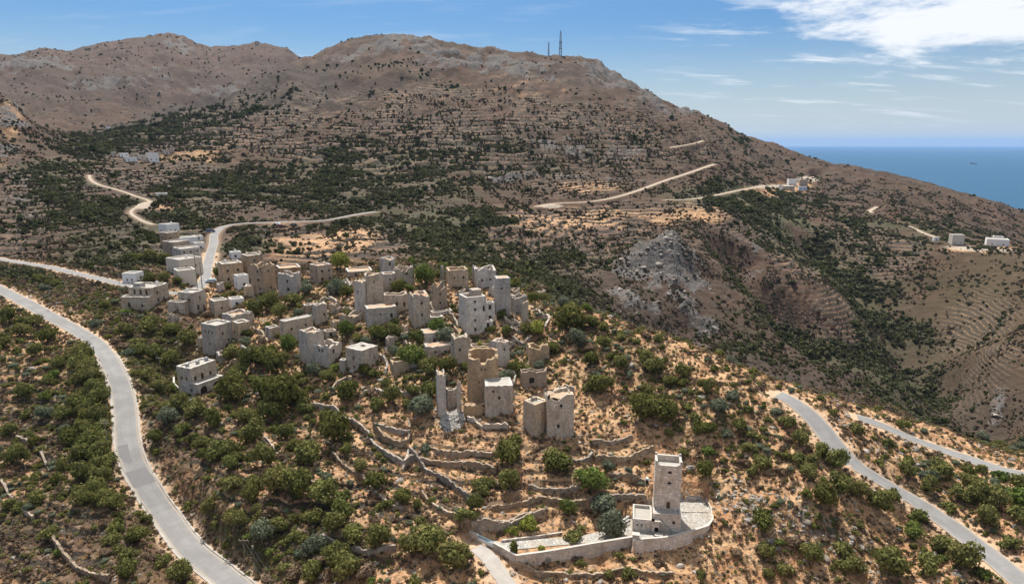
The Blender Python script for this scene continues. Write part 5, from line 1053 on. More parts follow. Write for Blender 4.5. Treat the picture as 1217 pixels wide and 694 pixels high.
# low dry tufts and twiggy brush over the near slopes
def tuft_mesh(name, mat, seed, n_, sz, up):
    return crown_mesh(name, mat, seed, n_, 3, sz, .18, .7, .5, .6, up)
STRAW = [tuft_mesh('tuft', LM_['straw'], 70 + i, 26, .3, .6) for i in range(3)]; BRN = [tuft_mesh('brush', LM_['brown'], 80 + i, 34, .22, .3) for i in range(3)]; LOW = [tuft_mesh('low_shrub', LM_[k], 90 + i, 36, .22, .2) for i, k in enumerate(('mid', 'grey', 'dark'))]
cn = (YG < 300) & (YG > 90) & (np.abs(U)[None, :] < .86) & (DR - WR > .5)
nz = fbm(XG, YG, 7, 3, .55, 12.0)
def okp(x, y): return ~(inside(PLAT, x, y) | inside(YARD, x, y))
k, x, y, z = sample(np.where(cn, area * np.clip(.35 + dry * .8 + nz, .05, 2), 0), 26000); m = okp(x, y); scatter('dry_grass_tufts', np.stack([x, y, z - .05], 1)[m], RS.uniform(.3, .75, m.sum()), STRAW)
k, x, y, z = sample(np.where(cn, area * np.clip(1.25 - dry * .8 - nz * 1.3, .08, 2), 0), 48000); m = okp(x, y); scatter('brown_brush', np.stack([x, y, z - .05], 1)[m], RS.uniform(.35, .95, m.sum()), BRN)
k, x, y, z = sample(np.where(cn, area * np.clip(veg * 1.2 + .05, 0, 2), 0), 24000); m = okp(x, y); scatter('low_green_brush', np.stack([x, y, z - .05], 1)[m], RS.uniform(.35, 1.0, m.sum()), LOW)
# loose stones and boulders
RKM = stone_mat('weathered_limestone', (.22, .20, .175), (.33, .30, .265), (.15, .13, .115), 1.2, .6)
def rock_mesh(seed):
    rs = np.random.RandomState(seed); bm = bmesh.new(); bmesh.ops.create_icosphere(bm, subdivisions=2, radius=1)
    for v in bm.verts:
        p = v.co; v.co = p * (1 + rs.uniform(-.12, .12)); 
        for q in (Vector((.8, .3, .5)), Vector((-.5, .7, .5)), Vector((0, -.9, .4)), Vector((.1, .1, 1))):
            d_ = v.co.dot(q.normalized()) - .62
            if d_ > 0: v.co -= q.normalized() * d_ * .85
        v.co.z *= .7; v.co.x *= 1.25
    me = bpy.data.meshes.new('rock'); bm.to_mesh(me); bm.free(); me.materials.append(RKM); return me
RKS = [rock_mesh(i) for i in range(4)]
k, x, y, z = sample(np.where(cn, area * np.clip(rock * 1.6 + .035, 0, 2), 0), 9000); m = okp(x, y)
scatter('loose_rocks', np.stack([x, y, z], 1)[m], np.clip(RS.lognormal(-1.35, .5, m.sum()), .1, 1.0), RKS, tilt=.5)
cfr = (YG > 260) & (YG < 620) & (np.abs(U)[None, :] < .95) & (DR - WR > 3)
k, x, y, z = sample(np.where(cfr, area * np.clip(rock - .45, .0001, 1), 0), 300)
scatter('hillside_rocks', np.stack([x, y, z], 1), np.clip(RS.lognormal(-.5, .5, len(k)), .3, 2.0) * np.interp(y, [260, 1500], [.8, 2.2]), RKS, tilt=.5)
# ------------------------------------------------------------------ restored white tower with its walled yard
def pole_top(Y, py):            # height at forward distance Y that shows at photo row py
    return CAMZ + float(pix(0, py)[1]) * Y
def ring(root, name, x0, x1, y0, y1, zb, H, mat, holes=(), th=.35, iz=None, tops=None, cap='mortar', jit=.0):
    mb = MB(); rg = random.Random(3); tf = tops or (lambda s: H)
    hs = [[], [], [], []]
    for k, s0, s1, z0, z1 in holes: hs[k].append((s0, s1, z0, z1))
    iz = H - .5 if iz is None else iz
    face_wall(mb, (x0, y0, 0), (x1, y0, 0), (0, -1, 0), zb, tf, hs[0], th, iz, jit, rg)
    face_wall(mb, (x1, y0, 0), (x1, y1, 0), (1, 0, 0), zb, lambda s: H, hs[1], th, iz, jit, rg)
    face_wall(mb, (x1, y1, 0), (x0, y1, 0), (0, 1, 0), zb, lambda s: H, hs[2], th, iz, jit, rg)
    face_wall(mb, (x0, y1, 0), (x0, y0, 0), (-1, 0, 0), zb, lambda s: H, hs[3], th, iz, jit, rg)
    return mb.build(name, [M[mat], M[cap]], root)
tx, ty = plane(775.5, 630, PLZ); sc = camdist(tx, ty, PLZ) / F; az_t = math.atan2(tx, ty) + R(-3)
rz = -az_t; T = empty('restored_tower', (tx, ty, PLZ), rz)
tag(T, 'restored pale stone tower with three small front openings rising from its square walled terrace', 'tower')
Wt = 32 * sc; Hl = 3.75; dep = 6.6; ins = 2.5
uY = ty + ins; Hu = pole_top(uY, 549) - PLZ
ring(T, 'lower_block', 0, Wt, 0, dep, -1, Hl, 'pale', [(0, Wt * .70, Wt * .70 + .55, 1.7, 2.4)], iz=Hl - .4, th=.3)
mb = MB(); mb.box(.15, Wt - .15, .15, dep - .1, Hl - .5, Hl - .28); mb.build('terrace_floor', M['pave'], T)
cxm = Wt / 2
def tops_u(s): return Hu if (s < .9 or s > Wt - 1.1) else Hu - .55
H1, H2, H3 = [pole_top(uY, q) - PLZ for q in (561.5, 574, 592.5)]
uh = [(0, cxm + .05, cxm + .5, H1, H1 + .55), (0, cxm + .05, cxm + .5, H2, H2 + .55), (0, cxm - .15, cxm + .55, Hl - .2, Hl + 1.35)]
ring(T, 'shaft', .08, Wt - .08, ins, dep - .1, Hl - .27, Hu, 'pale', uh, iz=Hu - 1.5, th=.45, tops=tops_u, cap='mortar')
mb = MB(); mb.box(.4, Wt - .4, ins + .3, dep - .4, Hu - 1.6, Hu - 1.25); mb.build('roof', M['cement'], T)
for (k, s0, s1, z0, z1), nm in zip(uh, ('window', 'window', 'door')):
    mb = MB(); mb.box(s0 + .084, s1 + .076, ins + .25, ins + .33, z0 + .005, z1 - .005); w_ = mb.build(nm, M['dark'] if nm == 'window' else M['wood'], T)
    mb = MB(); mb.box(s0 - .02, s1 + .18, ins - .05, ins + .06, z1 + .004, z1 + .16); 
    mb.build('lintel', M['mortar'], w_)
mb = MB(); mb.box(Wt * .70 + .004, Wt * .70 + .546, .25, .33, 1.705, 2.395); mb.build('window', M['dark'], T)
for xx in (.08, Wt - .5):
    for yy in (ins, dep - .55): mb = MB(); mb.box(xx, xx + .42, yy, yy + .42, Hu + .003, Hu + .42); mb.build('corner_stone', M['pale'], T)
# outside stair rising to the left against the lower block, with an arch below its top
st = empty('stair', (0, 0, 0)); st.parent = T
ns = 13; x1_, x0_ = Wt * .74, .25
for k in range(ns):
    xa = x1_ + (x0_ + 1.0 - x1_) * k / ns; xb = x1_ + (x0_ + 1.0 - x1_) * (k + 1) / ns; zt = (k + 1) * 2.6 / ns
    mb = MB(); mb.box(xb + .003, xa - .003, -.95, -.003, -.6, zt); mb.build('step', M['pave'], st)
mb = MB(); za = 2.6
pts = []
n_ = 12; ax0, ax1 = .28, 1.12
mb.box(x0_ - .55, ax0, -1.05, -.002, -.6, za); mb.box(ax1, x0_ + 1.0, -1.051, -.951, -.6, za)
for k in range(n_):
    a0, a1 = math.pi * k / n_, math.pi * (k + 1) / n_; c_ = (ax0 + ax1) / 2; r_ = (ax1 - ax0) / 2
    xa, xb = c_ + r_ * math.cos(a1), c_ + r_ * math.cos(a0); zz0, zz1 = .95 + r_ * math.sin(a1), .95 + r_ * math.sin(a0)
    for yq in (-1.05,):
        mb.face([(xa, yq, zz0), (xb, yq, zz1), (xb, yq, za), (xa, yq, za)])
    mb.face([(xa, -1.05, zz0), (xa, -.1, zz0), (xb, -.1, zz1), (xb, -1.05, zz1)])
mb.face([(x0_ - .55, -1.05, za), (x0_ + 1.0, -1.05, za), (x0_ + 1.0, -.002, za), (x0_ - .55, -.002, za)]); mb.build('arch', M['pale'], st)
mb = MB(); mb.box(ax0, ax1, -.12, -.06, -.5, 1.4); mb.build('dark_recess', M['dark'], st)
mb = MB(); mb.box(.3, 1.9, -2.6, -1.3, -.5, .45); mb.build('landing', M['pave'], st)
# left wing with its own parapet roof
wx0, wx1 = -23.5 * sc, -.25
ring(T, 'wing', wx0, wx1, -.6, 5.2, -2, 2.55, 'pale', [(0, .75, 1.05, 1.0, 1.5), (0, 1.6, 1.9, 1.0, 1.5)], iz=1.9, th=.32)
mb = MB(); mb.box(wx0 + .15, wx1 - .15, -.45, 5.05, 1.7, 1.95); mb.build('wing_roof', M['cement'], T)
for q in (.75, 1.6): mb = MB(); mb.box(wx0 + q + .003, wx0 + q + .297, -.35, -.27, 1.003, 1.497); mb.build('window', M['dark'], T)
# platform floor
def slab(name, poly, z, mat, th=.25, kind='structure', drop=None):
    bm = bmesh.new(); vs_ = [bm.verts.new((p[0], p[1], z)) for p in poly]; f_ = bm.faces.new(vs_); bm.normal_update()
    if f_.normal.z < 0: f_.normal_flip()
    r_ = bmesh.ops.extrude_face_region(bm, geom=[f_]); 
    for v in r_['geom']:
        if isinstance(v, bmesh.types.BMVert): v.co.z -= th
    bmesh.ops.recalc_face_normals(bm, faces=bm.faces); bmesh.ops.triangulate(bm, faces=bm.faces)
    me = bpy.data.meshes.new(name); bm.to_mesh(me); bm.free(); me.materials.append(mat); return tag(mesh_obj(name, me), kind=kind)
slab('terrace_platform', PLAT, PLZ, M['pave'])
def path_wall(name, label, cat, pts, th, top_above, bottom, mat, cap=True, jag=.0, step=.8, seed=1, group=None, parts=True):
    """free standing wall along a line of (x, y, top z); returns its root"""
    c = []
    for a, b_ in zip(pts[:-1], pts[1:]):
        m_ = max(1, int(math.hypot(b_[0] - a[0], b_[1] - a[1]) / step))
        for k in range(m_): f = k / m_; c.append([a[i] + (b_[i] - a[i]) * f for i in range(3)])
    c.append(list(pts[-1])); c = np.array(c); rg = random.Random(seed)
    o1, o2 = offset_line(c, th / 2), offset_line(c, -th / 2); root = empty(name, tuple(c[len(c) // 2])); root.location.z = float(c[len(c) // 2][2]) - .6
    tag(root, label, cat, group, 'thing'); off = root.location; mb = MB(); cb = MB(); tz = [p[2] + top_above + (rg.uniform(-jag, jag) if jag < .4 else -jag * 1.6 * rg.random() ** 2 + .3) for p in c]; bz = [float(height(ZG, p[0], p[1])[0]) - bottom for p in c]
    def V3(o, i, z): return (o[i][0] - off.x, o[i][1] - off.y, z - off.z)
    for i in range(len(c) - 1):
        j = i + 1; q = [V3(o1, i, bz[i]), V3(o1, j, bz[j]), V3(o2, j, bz[j]), V3(o2, i, bz[i])]; t_ = [V3(o1, i, tz[i]), V3(o1, j, tz[j]), V3(o2, j, tz[j]), V3(o2, i, tz[i])]
        mb.face([q[1], q[0], t_[0], t_[1]]); mb.face([q[3], q[2], t_[2], t_[3]]); mb.face(t_[::-1] if False else [t_[0], t_[3], t_[2], t_[1]])
        if i == 0: mb.face([q[0], q[3], t_[3], t_[0]])
        if j == len(c) - 1: mb.face([q[2], q[1], t_[1], t_[2]])
    mb.build('wall', M[mat], root)
    if cap:
        e1, e2 = offset_line(c, th / 2 + .05), offset_line(c, -th / 2 - .05)
        for i in range(len(c) - 1):
            j = i + 1; g_ = .02
            lo = [V3(e1, i, tz[i] + .004), V3(e1, j, tz[j] + .004), V3(e2, j, tz[j] + .004), V3(e2, i, tz[i] + .004)]; hi = [(p[0], p[1], p[2] + .09) for p in lo]
            cb.face([hi[0], hi[3], hi[2], hi[1]]); cb.face([lo[1], lo[0], hi[0], hi[1]]); cb.face([lo[3], lo[2], hi[2], hi[3]])
        cb.build('coping', M['mortar'], root)
    return root
pw = [(x, y, PLZ + .62) for x, y in PLAT[:11]]
path_wall('parapet_wall', 'curved retaining wall carrying the paved terrace round the foot of the restored white tower', 'wall', pw, .4, 0.1, 1.6, 'pale', seed=3)
bw = [(x, y, PLZ + .5) for x, y in PLAT[10:13]]
path_wall('back_wall', 'low pale wall closing the tower terrace at its back', 'wall', bw, .35, 0, .6, 'stone')
yz = YDZ + .85
yw = [(x, y, yz + k) for (x, y), k in zip(YARD[:6], (0, 0, .05, .1, .3, .75))]
path_wall('yard_wall', 'long pale stone wall running from the yard gate to the tower terrace', 'wall', yw, .4, .1, 1.2, 'pale', seed=4)
gA = plane(558.5, 637.5, YDZ); gB = YARD[0]
def lerp(a, b_, f): return (a[0] + (b_[0] - a[0]) * f, a[1] + (b_[1] - a[1]) * f)
g0, g1 = lerp(gA, gB, .27), lerp(gA, gB, .76)
path_wall('gate_wall', 'pale wall stub left of the blue yard gate', 'wall', [(*gA, yz + .35), (*g0, yz + .35)], .4, 0, 1.0, 'grey')
path_wall('gate_wall', 'pale wall stub between the blue yard gate and the yard corner', 'wall', [(*g1, yz + .2), (*gB, yz)], .4, 0, 1.0, 'grey')
G = empty('yard_gate', (g0[0], g0[1], YDZ - .15), math.atan2(g1[1] - g0[1], g1[0] - g0[0])); tag(G, 'double metal gate painted blue and white at the lower end of the walled yard', 'gate')
gl = math.hypot(g1[0] - g0[0], g1[1] - g0[1])
for s in (0, 1):
    lf = empty('gate_leaf', (s * gl / 2, 0, 0)); lf.parent = G; a = gl / 2
    mb = MB(); mb.box(.05, a - .03, -.02, .02, .1, .75); mb.build('lower_panel', M['white'], lf)
    mb = MB(); mb.box(.05, a - .03, -.021, .021, .76, .84); mb.box(.05, a - .03, -.021, .021, 1.32, 1.4); mb.box(.02, .048, -.03, .03, 0, 1.45); mb.box(a - .028, a - .002, -.03, .03, 0, 1.45); mb.build('frame', M['blue'], lf)
    for k in range(7): mb = MB(); x_ = .14 + k * (a - .3) / 6; mb.box(x_, x_ + .05, -.015, .015, .842, 1.318); mb.build('bar', M['blue'], lf)
mb = MB(); mb.box(0, .35, -.2, .2, -1, 1.75)
p_ = plane(755.5, 642.5, PLZ); gp = empty('terrace_pillar', (p_[0], p_[1], PLZ), -az_t); tag(gp, 'square pale pillar at the joint of yard wall and tower terrace', 'pillar')
mb = MB(); mb.box(-.65, .65, -.5, .5, -2, 1.45); mb.build('shaft', M['pale'], gp); mb = MB(); mb.box(-.72, .72, -.57, .57, 1.453, 1.58); mb.build('cap', M['mortar'], gp)
# stone bench and a floor kerb on the terrace
q = plane(821.5, 593.5, PLZ); bq = empty('stone_bench', (q[0], q[1], PLZ), -az_t); tag(bq, 'pale block bench against the back parapet of the tower terrace', 'bench')
mb = MB(); mb.box(-1.1, 1.1, -.45, .45, 0, .55); mb.build('base', M['pale'], bq); mb = MB(); mb.box(-1.16, 1.16, -.5, .5, .553, .64); mb.build('slab', M['mortar'], bq)
a, b_ = plane(810, 608.5, PLZ), plane(841, 608.5, PLZ)
o = path_wall('floor_kerb', 'low grey step crossing the paved terrace right of the tower', 'step', [(*a, PLZ + .14), (*b_, PLZ + .14)], .28, 0, 0, 'grey', cap=False)
# paved strip of the yard, steps to the tower
PAVE = [plane(*p, YDZ) for p in [(580, 648), (600, 653.5), (640, 649.5), (690, 645), (724, 643), (752, 643), (752, 613), (738, 614), (718, 630), (690, 636), (640, 640), (600, 644), (572, 640)]]
slab('yard_paving', PAVE, YDZ - .05, M['pave'], .2)
for k in range(3):
    a, b_ = plane(722 + k * 4 + 6, 634 - k * 5, YDZ), plane(748, 618 - k * 4 + 4, YDZ)
    path_wall('yard_step', ('lowest', 'middle', 'highest')[k] + ' of the three diagonal steps climbing from the yard to the tower wing', 'step', [(*a, YDZ + .12 + .18 * k), (*b_, YDZ + .12 + .18 * k)], .5, 0, 0, 'pave', cap=False, group='diagonal yard steps')
a = [plane(*p, YDZ) for p in [(596, 643.5), (640, 638), (668, 634)]]
path_wall('border_wall', 'thin low border wall along the uphill side of the yard paving', 'wall', [(x, y, YDZ + .4) for x, y in a], .3, 0, .5, 'stone', cap=False)
# cypress like bush and small planted bushes in the yard
q = plane(611, 659, YDZ); rt = empty('cypress_tree', (q[0], q[1], YDZ - .3)); tag(rt, 'small dark conical cypress just inside the corner of the yard wall', 'tree')
cyp = crown_mesh('crown', LM_['dark'], 777, 700, 6, .13, .9, 2.1, .12, .8); o = mesh_obj('crown', cyp, rt); o.scale = (1.6, 1.6, 1.35); o = mesh_obj('trunk', TRUNK[0], rt)
q = plane(643, 652.5, YDZ); o = mesh_obj('planted_shrub', SHRUB['yellow'][1], None, (q[0], q[1], YDZ - .2)); o.scale = (1.0, 1.0, 1.1); tag(o, 'small round yellow green shrub planted beside the yard paving', 'shrub')
q = plane(768.5, 594, PLZ); bn = empty('dark_drum', (q[0], q[1] + .5, float(height(ZG, q[0], q[1] + .5)[0]) + .2)); tag(bn, 'small black drum with a white top behind the left wing of the tower', 'bin')  # dark upright drum shape with a white top
mb = MB(); mb.tube((0, 0, 0), (0, 0, .95), .3, .36, 10); mb.build('body', M['dark'], bn); mb = MB(); mb.tube((0, 0, .96), (0, 0, 1.3), .38, .3, 10); mb.build('lid', M['white'], bn)

# ------------------------------------------------------------------ round ruined tower
X, Y, Z = [float(v[0]) for v in hit(ZG, [574], [478])]; sc = camdist(X, Y, Z) / F; rt = empty('round_tower', (X, Y + 3.1, Z), -math.atan2(X, Y)); tag(rt, 'broad round shouldered ruined tower with a hollow broken top above the square front house', 'ruin')
Hh = pole_top(Y, 426) - Z; ra, rb = 18.5 * sc, 3.2; n_ = 40; mb = MB(); rg = random.Random(9)
def se(a, r1, r2, p=3.2):
    c_, s_ = math.cos(a), math.sin(a); k = (abs(c_) ** p + abs(s_) ** p) ** (-1 / p); return (r1 * c_ * k, r2 * s_ * k)
zs = [-3, 0, 1.5, 3, 4.6, 6.2, 7.8, 9.2, 1]; zs = [-3, 0] + [Hh * k / 7 for k in range(1, 7)]
tops = [Hh + .9 * (1 if math.sin(2 * math.pi * k / n_) > .3 else 0) - .5 * abs(math.sin(k * .9)) * (math.sin(2 * math.pi * k / n_) < -.3) - (1.2 if k in (30, 31, 29) else 0) + rg.uniform(-.15, .15) for k in range(n_)]
jt = {}
def RP(k, li, inner=False):
    k %= n_; a = 2 * math.pi * k / n_; z = zs[li] if li < len(zs) else tops[k]; t_ = 1.06 - .10 * max(z, 0) / Hh
    if (k, li) not in jt: jt[k, li] = rg.uniform(-.05, .05)
    d_ = (-.75 if inner else jt[k, li]); x, y = se(a, ra * t_ + d_, rb * t_ + d_); return (x, y, z)
for k in range(n_):
    for li in range(len(zs)): mb.face([RP(k, li), RP(k + 1, li), RP(k + 1, li + 1), RP(k, li + 1)])
    t0, t1 = RP(k, 99), RP(k + 1, 99); u0, u1 = RP(k, 99, True), RP(k + 1, 99, True)
    mb.face([t0, t1, u1, u0]); lo = Hh - 3.0; mb.face([u0, u1, (u1[0], u1[1], lo), (u0[0], u0[1], lo)])
mb.build('wall', M['warm'], rt)
mb = MB(); fl_ = [se(2 * math.pi * k / n_, ra * .85, rb * .85) for k in range(n_)]; 
for k in range(n_): a, b_ = fl_[k], fl_[(k + 1) % n_]; mb.face([(0, 0, Hh - 2.2), (a[0], a[1], Hh - 2.6), (b_[0], b_[1], Hh - 2.6)])
mb.build('rubble_floor', M['dirt'], rt)
for xx, zz_, w_, h_ in ((-.6, Hh - 3.0, .35, .5), (.25, Hh - 3.0, .35, .5), (-1.2, Hh * .45, .3, .35)):
    mb = MB(); yy = -rb * (1.06 - .10 * zz_ / Hh); mb.box(xx, xx + w_, yy - .07, yy + .3, zz_, zz_ + h_); mb.build('putlog_niche', M['dark'], rt)
BLD.append((X, Y, Z, 4, X, Y + 3))

# ------------------------------------------------------------------ arched house low on the left slope, with its patio wall
lo = house('low arched ground floor terrace of the white stone house nearest the left road', 236, 471, 457, 17, 30, .75, mat='pale', wr_=[(.22, .1, 2.3, 2.3), (.72, .1, 2.6, 2.3)], wl_=[(.4, .8, .7, 1.0)], par=.25, name='arched_terrace', cat='terrace')
up = house('grey stone upper house with three dark windows standing on the arched terrace', 237, 463, 438, 15, 29, .62, on=(lo, .3, 2.6, 2.2), batter=0, mat='grey', wr_=[(.15, 1.4, .8, 1.3), (.42, 1.1, .9, 1.8), (.75, 1.4, .8, 1.2)], wl_=[(.35, 1.6, .6, .9), (.7, 1.6, .6, .9)], par=.35, door=None)
for a_, z_ in ((.1, 1.1), (.5, .9), (.85, 1.0)): on_roof(up, a_, a_ + .08, .4, .55, up['fz'] - .05, up['fz'] + z_, 'roof_vent', M['metal'])
def arcs(h, cen, w_, z1):
    mb = MB(); r_ = w_ / 2; n2 = 10; x0 = cen * h['Lb']
    for k in range(n2):
        a0, a1 = math.pi * k / n2, math.pi * (k + 1) / n2; xa, xb = x0 + r_ * math.cos(a1), x0 + r_ * math.cos(a0); za, zb_ = z1 - r_ + r_ * math.sin(a1), z1 - r_ + r_ * math.sin(a0)
        mb.face([(xa, -.01, za), (xb, -.01, zb_), (xb, -.01, z1 + .01), (xa, -.01, z1 + .01)]); mb.face([(xa, -.01, za), (xa, .3, za), (xb, .3, zb_), (xb, -.01, zb_)])
    mb.build('arch', M['pale'], h['root'])
arcs(lo, .22, 2.3, 2.4); arcs(lo, .72, 2.6, 2.4)
pw = []
for p in [(207, 448), (207, 456), (214, 463), (224, 467), (232, 470)]:
    x, y, z = hit(ZG, [p[0]], [p[1] + 3]); pw.append((float(x[0]), float(y[0]), float(z[0]) + .9))
path_wall('patio_wall', 'curved pale patio wall on the left side of the arched house', 'wall', pw, .4, 0, 1.0, 'pale')
pw = []
for p in [(268, 466), (276, 458), (281, 448), (276, 440)]:
    x, y, z = hit(ZG, [p[0]], [p[1] + 3]); pw.append((float(x[0]), float(y[0]), float(z[0]) + .8))
path_wall('garden_wall', 'low curved garden wall between the arched house and dark trees', 'wall', pw, .4, 0, 1.0, 'stone')

# ------------------------------------------------------------------ dry stone terrace walls
wl_n = {}
M['terrace'] = stone_mat('terrace_stone', (.33, .27, .21), (.46, .39, .32), (.15, .12, .09), .5)
for k, (c, (pts, h, kd)) in enumerate(zip(WALL_C, WALLS)):
    up_ = 1.0 if c[-1, 0] > c[0, 0] else -1.0; o1 = offset_line(c, up_ * .9); zt = np.maximum(height(ZG, o1[:, 0], o1[:, 1]), height(ZG, c[:, 0], c[:, 1])); ker = np.ones(5) / 5
    zt = np.convolve(np.pad(zt, 2, mode='edge'), ker, 'valid'); m_ = c[len(c) // 2]
    nm = sorted(LPOS, key=lambda l: math.hypot(l[1] - m_[0], l[2] - m_[1]))[0]
    dx, dy = m_[0] - nm[1], m_[1] - nm[2]; d_ = ['right of', 'uphill right of', 'uphill of', 'uphill left of', 'left of', 'downhill left of', 'downhill of', 'downhill right of'][int((math.degrees(math.atan2(dy, dx)) % 360 + 22.5) // 45) % 8]
    Lw = float(np.sum(np.hypot(*np.diff(c[:, :2], axis=0).T))); wl_n.setdefault((d_, nm[0]), []).append(k); q_ = len(wl_n[(d_, nm[0])]) - 1
    lb = f"{'curved' if kd else 'long' if Lw > 14 else 'short'} dry stone terrace wall {d_} {nm[0]}" + ('' if q_ == 0 else f", {ORD[q_]} of that group")
    path_wall('terrace_wall', lb, 'wall', [(p[0], p[1], z + .0) for p, z in zip(c, zt)], .5, 0, .9, 'terrace', cap=False, jag=.26, step=.4, seed=k, group='dry stone terrace walls on the near slope')

# ------------------------------------------------------------------ small roofless shells between the towers
SH = [(474, 380, 12), (548, 374, 12), (556, 414, 10), (606, 414, 12), (462, 414, 12), (480, 398, 10), (524, 394, 11), (612, 350, 10), (584, 352, 10), (446, 350, 12), (430, 344, 9), (398, 372, 12), (350, 398, 10), (328, 362, 10), (308, 364, 9), (294, 386, 12), (310, 410, 10), (392, 352, 10), (502, 330, 14), (514, 322, 10), (548, 352, 12), (642, 352, 10), (594, 452, 10), (606, 474, 11), (498, 470, 10), (640, 478, 8), (420, 412, 9), (300, 322, 10), (320, 334, 9), (262, 348, 10), (205, 384, 10)]
sh_n = {}
for k, (a_, b_, w_) in enumerate(SH):
    x, y, z = hit(ZG, [a_], [b_]); nm = min((math.hypot(l[1] - x[0], l[2] - y[0]), l) for l in LPOS)[1]; dx, dy = float(x[0]) - nm[1], float(y[0]) - nm[2]
    d_ = ['right of', 'uphill right of', 'uphill of', 'uphill left of', 'left of', 'downhill left of', 'downhill of', 'downhill right of'][int((math.degrees(math.atan2(dy, dx)) % 360 + 22.5) // 45) % 8]
    q_ = sh_n.setdefault((d_, nm[0]), 0); sh_n[(d_, nm[0])] += 1
    house(f"small roofless stone shell {d_} {nm[0]}" + ('' if q_ == 0 else f", {ORD[q_]} of that group"), a_, b_, b_ - (7 + (k * 5) % 7), w_ * (.3 + .1 * (k % 4)), w_ * (.7 - .1 * (k % 3)), mat=('stone', 'warm', 'grey')[k % 3], rag=1.2, fl=.3, group='small roofless shells', **O)

# ------------------------------------------------------------------ low ruined walls between the towers
RW = [((452, 400), (470, 404), (486, 398)), ((540, 392), (546, 400), (538, 408)), ((604, 392), (622, 396), (636, 392)), ((452, 424), (460, 434), (458, 446)), ((330, 416), (322, 426), (318, 436)), ((468, 462), (486, 470), (494, 462)), ((606, 438), (612, 450), (608, 462)),
      ((400, 372), (412, 368), (424, 374)), ((376, 362), (390, 356), (404, 364)), ((440, 402), (452, 398), (462, 392)), ((530, 372), (540, 380), (544, 390)), ((640, 372), (652, 380), (648, 392)), ((480, 408), (492, 416), (502, 420)), ((300, 392), (312, 398), (318, 408)), ((286, 414), (298, 420), (310, 418)),
      ((418, 452), (404, 456), (392, 466)), ((610, 404), (622, 410), (630, 404)), ((655, 468), (668, 462), (682, 466)), ((590, 372), (604, 384), (616, 386)), ((520, 352), (512, 362), (516, 372)), ((430, 470), (446, 466), (458, 470)), ((556, 500), (580, 510), (604, 508)), ((270, 440), (276, 432), (288, 428))]
for k, pts in enumerate(RW):
    p = np.array(pts, float); x, y, z = hit(ZG, p[:, 0], p[:, 1]); c = catmull(np.stack([x, y, z], 1), .7); m_ = c[len(c) // 2]; nm = min((math.hypot(l[1] - m_[0], l[2] - m_[1]), l) for l in LPOS)[1]
    dx, dy = m_[0] - nm[1], m_[1] - nm[2]; d_ = ['right of', 'uphill right of', 'uphill of', 'uphill left of', 'left of', 'downhill left of', 'downhill of', 'downhill right of'][int((math.degrees(math.atan2(dy, dx)) % 360 + 22.5) // 45) % 8]
    zs_ = height(ZG, c[:, 0], c[:, 1]); wl_n.setdefault(('r', d_, nm[0]), []).append(k); q_ = len(wl_n[('r', d_, nm[0])]) - 1
    path_wall('ruined_wall', f"crumbled waist high house wall {d_} {nm[0]}" + ('' if q_ == 0 else f", {ORD[q_]} of that group"), 'ruin', [(a_, b_, q2 + 1.1) for a_, b_, q2 in zip(c[:, 0], c[:, 1], zs_)], .55, 0, .9, ('stone', 'warm', 'grey')[k % 3], cap=False, jag=.6, step=.42, seed=50 + k, group='crumbled walls between the towers')

# ------------------------------------------------------------------ rubble heap below the gap ruin
X, Y, Z = [float(v[0]) for v in hit(ZG, [538], [503])]
n_ = 900; a = RS.uniform(0, 6.28, n_); r_ = np.sqrt(RS.uniform(0, 1, n_)); x = X + r_ * np.cos(a) * 3.1; y = Y + .8 + r_ * np.sin(a) * 3.6
z = height(ZG, x, y) + 1.0 * (1 - r_ ** 2) - .1
RKG = plain_mat('grey_broken_stone', (.22, .20, .18), (.42, .39, .35), 3.0)
def rock_copy(m):
    c_ = m.copy(); c_.materials.clear(); c_.materials.append(RKG); return c_
scatter('rubble_heap', np.stack([x, y, z], 1), np.clip(RS.lognormal(-1.5, .4, n_), .12, .6), [rock_copy(m) for m in RKS[:3]], tilt=1.0)
# stone scatter around every ruin
xs, ys, ss = [], [], []
for (bx, by, bz, br, cx2, cy2) in BLD:
    if by > 260: continue
    for k in range(38):
        a = rnd.uniform(0, 6.28); r_ = br * rnd.uniform(.85, 1.7); xs.append(cx2 + math.cos(a) * r_); ys.append(cy2 + math.sin(a) * r_); ss.append(min(.6, rnd.lognormvariate(-1.6, .5)))
xs, ys = np.array(xs), np.array(ys); mk = height(DR - WR, xs, ys) > .8
scatter('fallen_stones', np.stack([xs, ys, height(ZG, xs, ys)], 1)[mk], np.array(ss)[mk], RKS, tilt=.8)

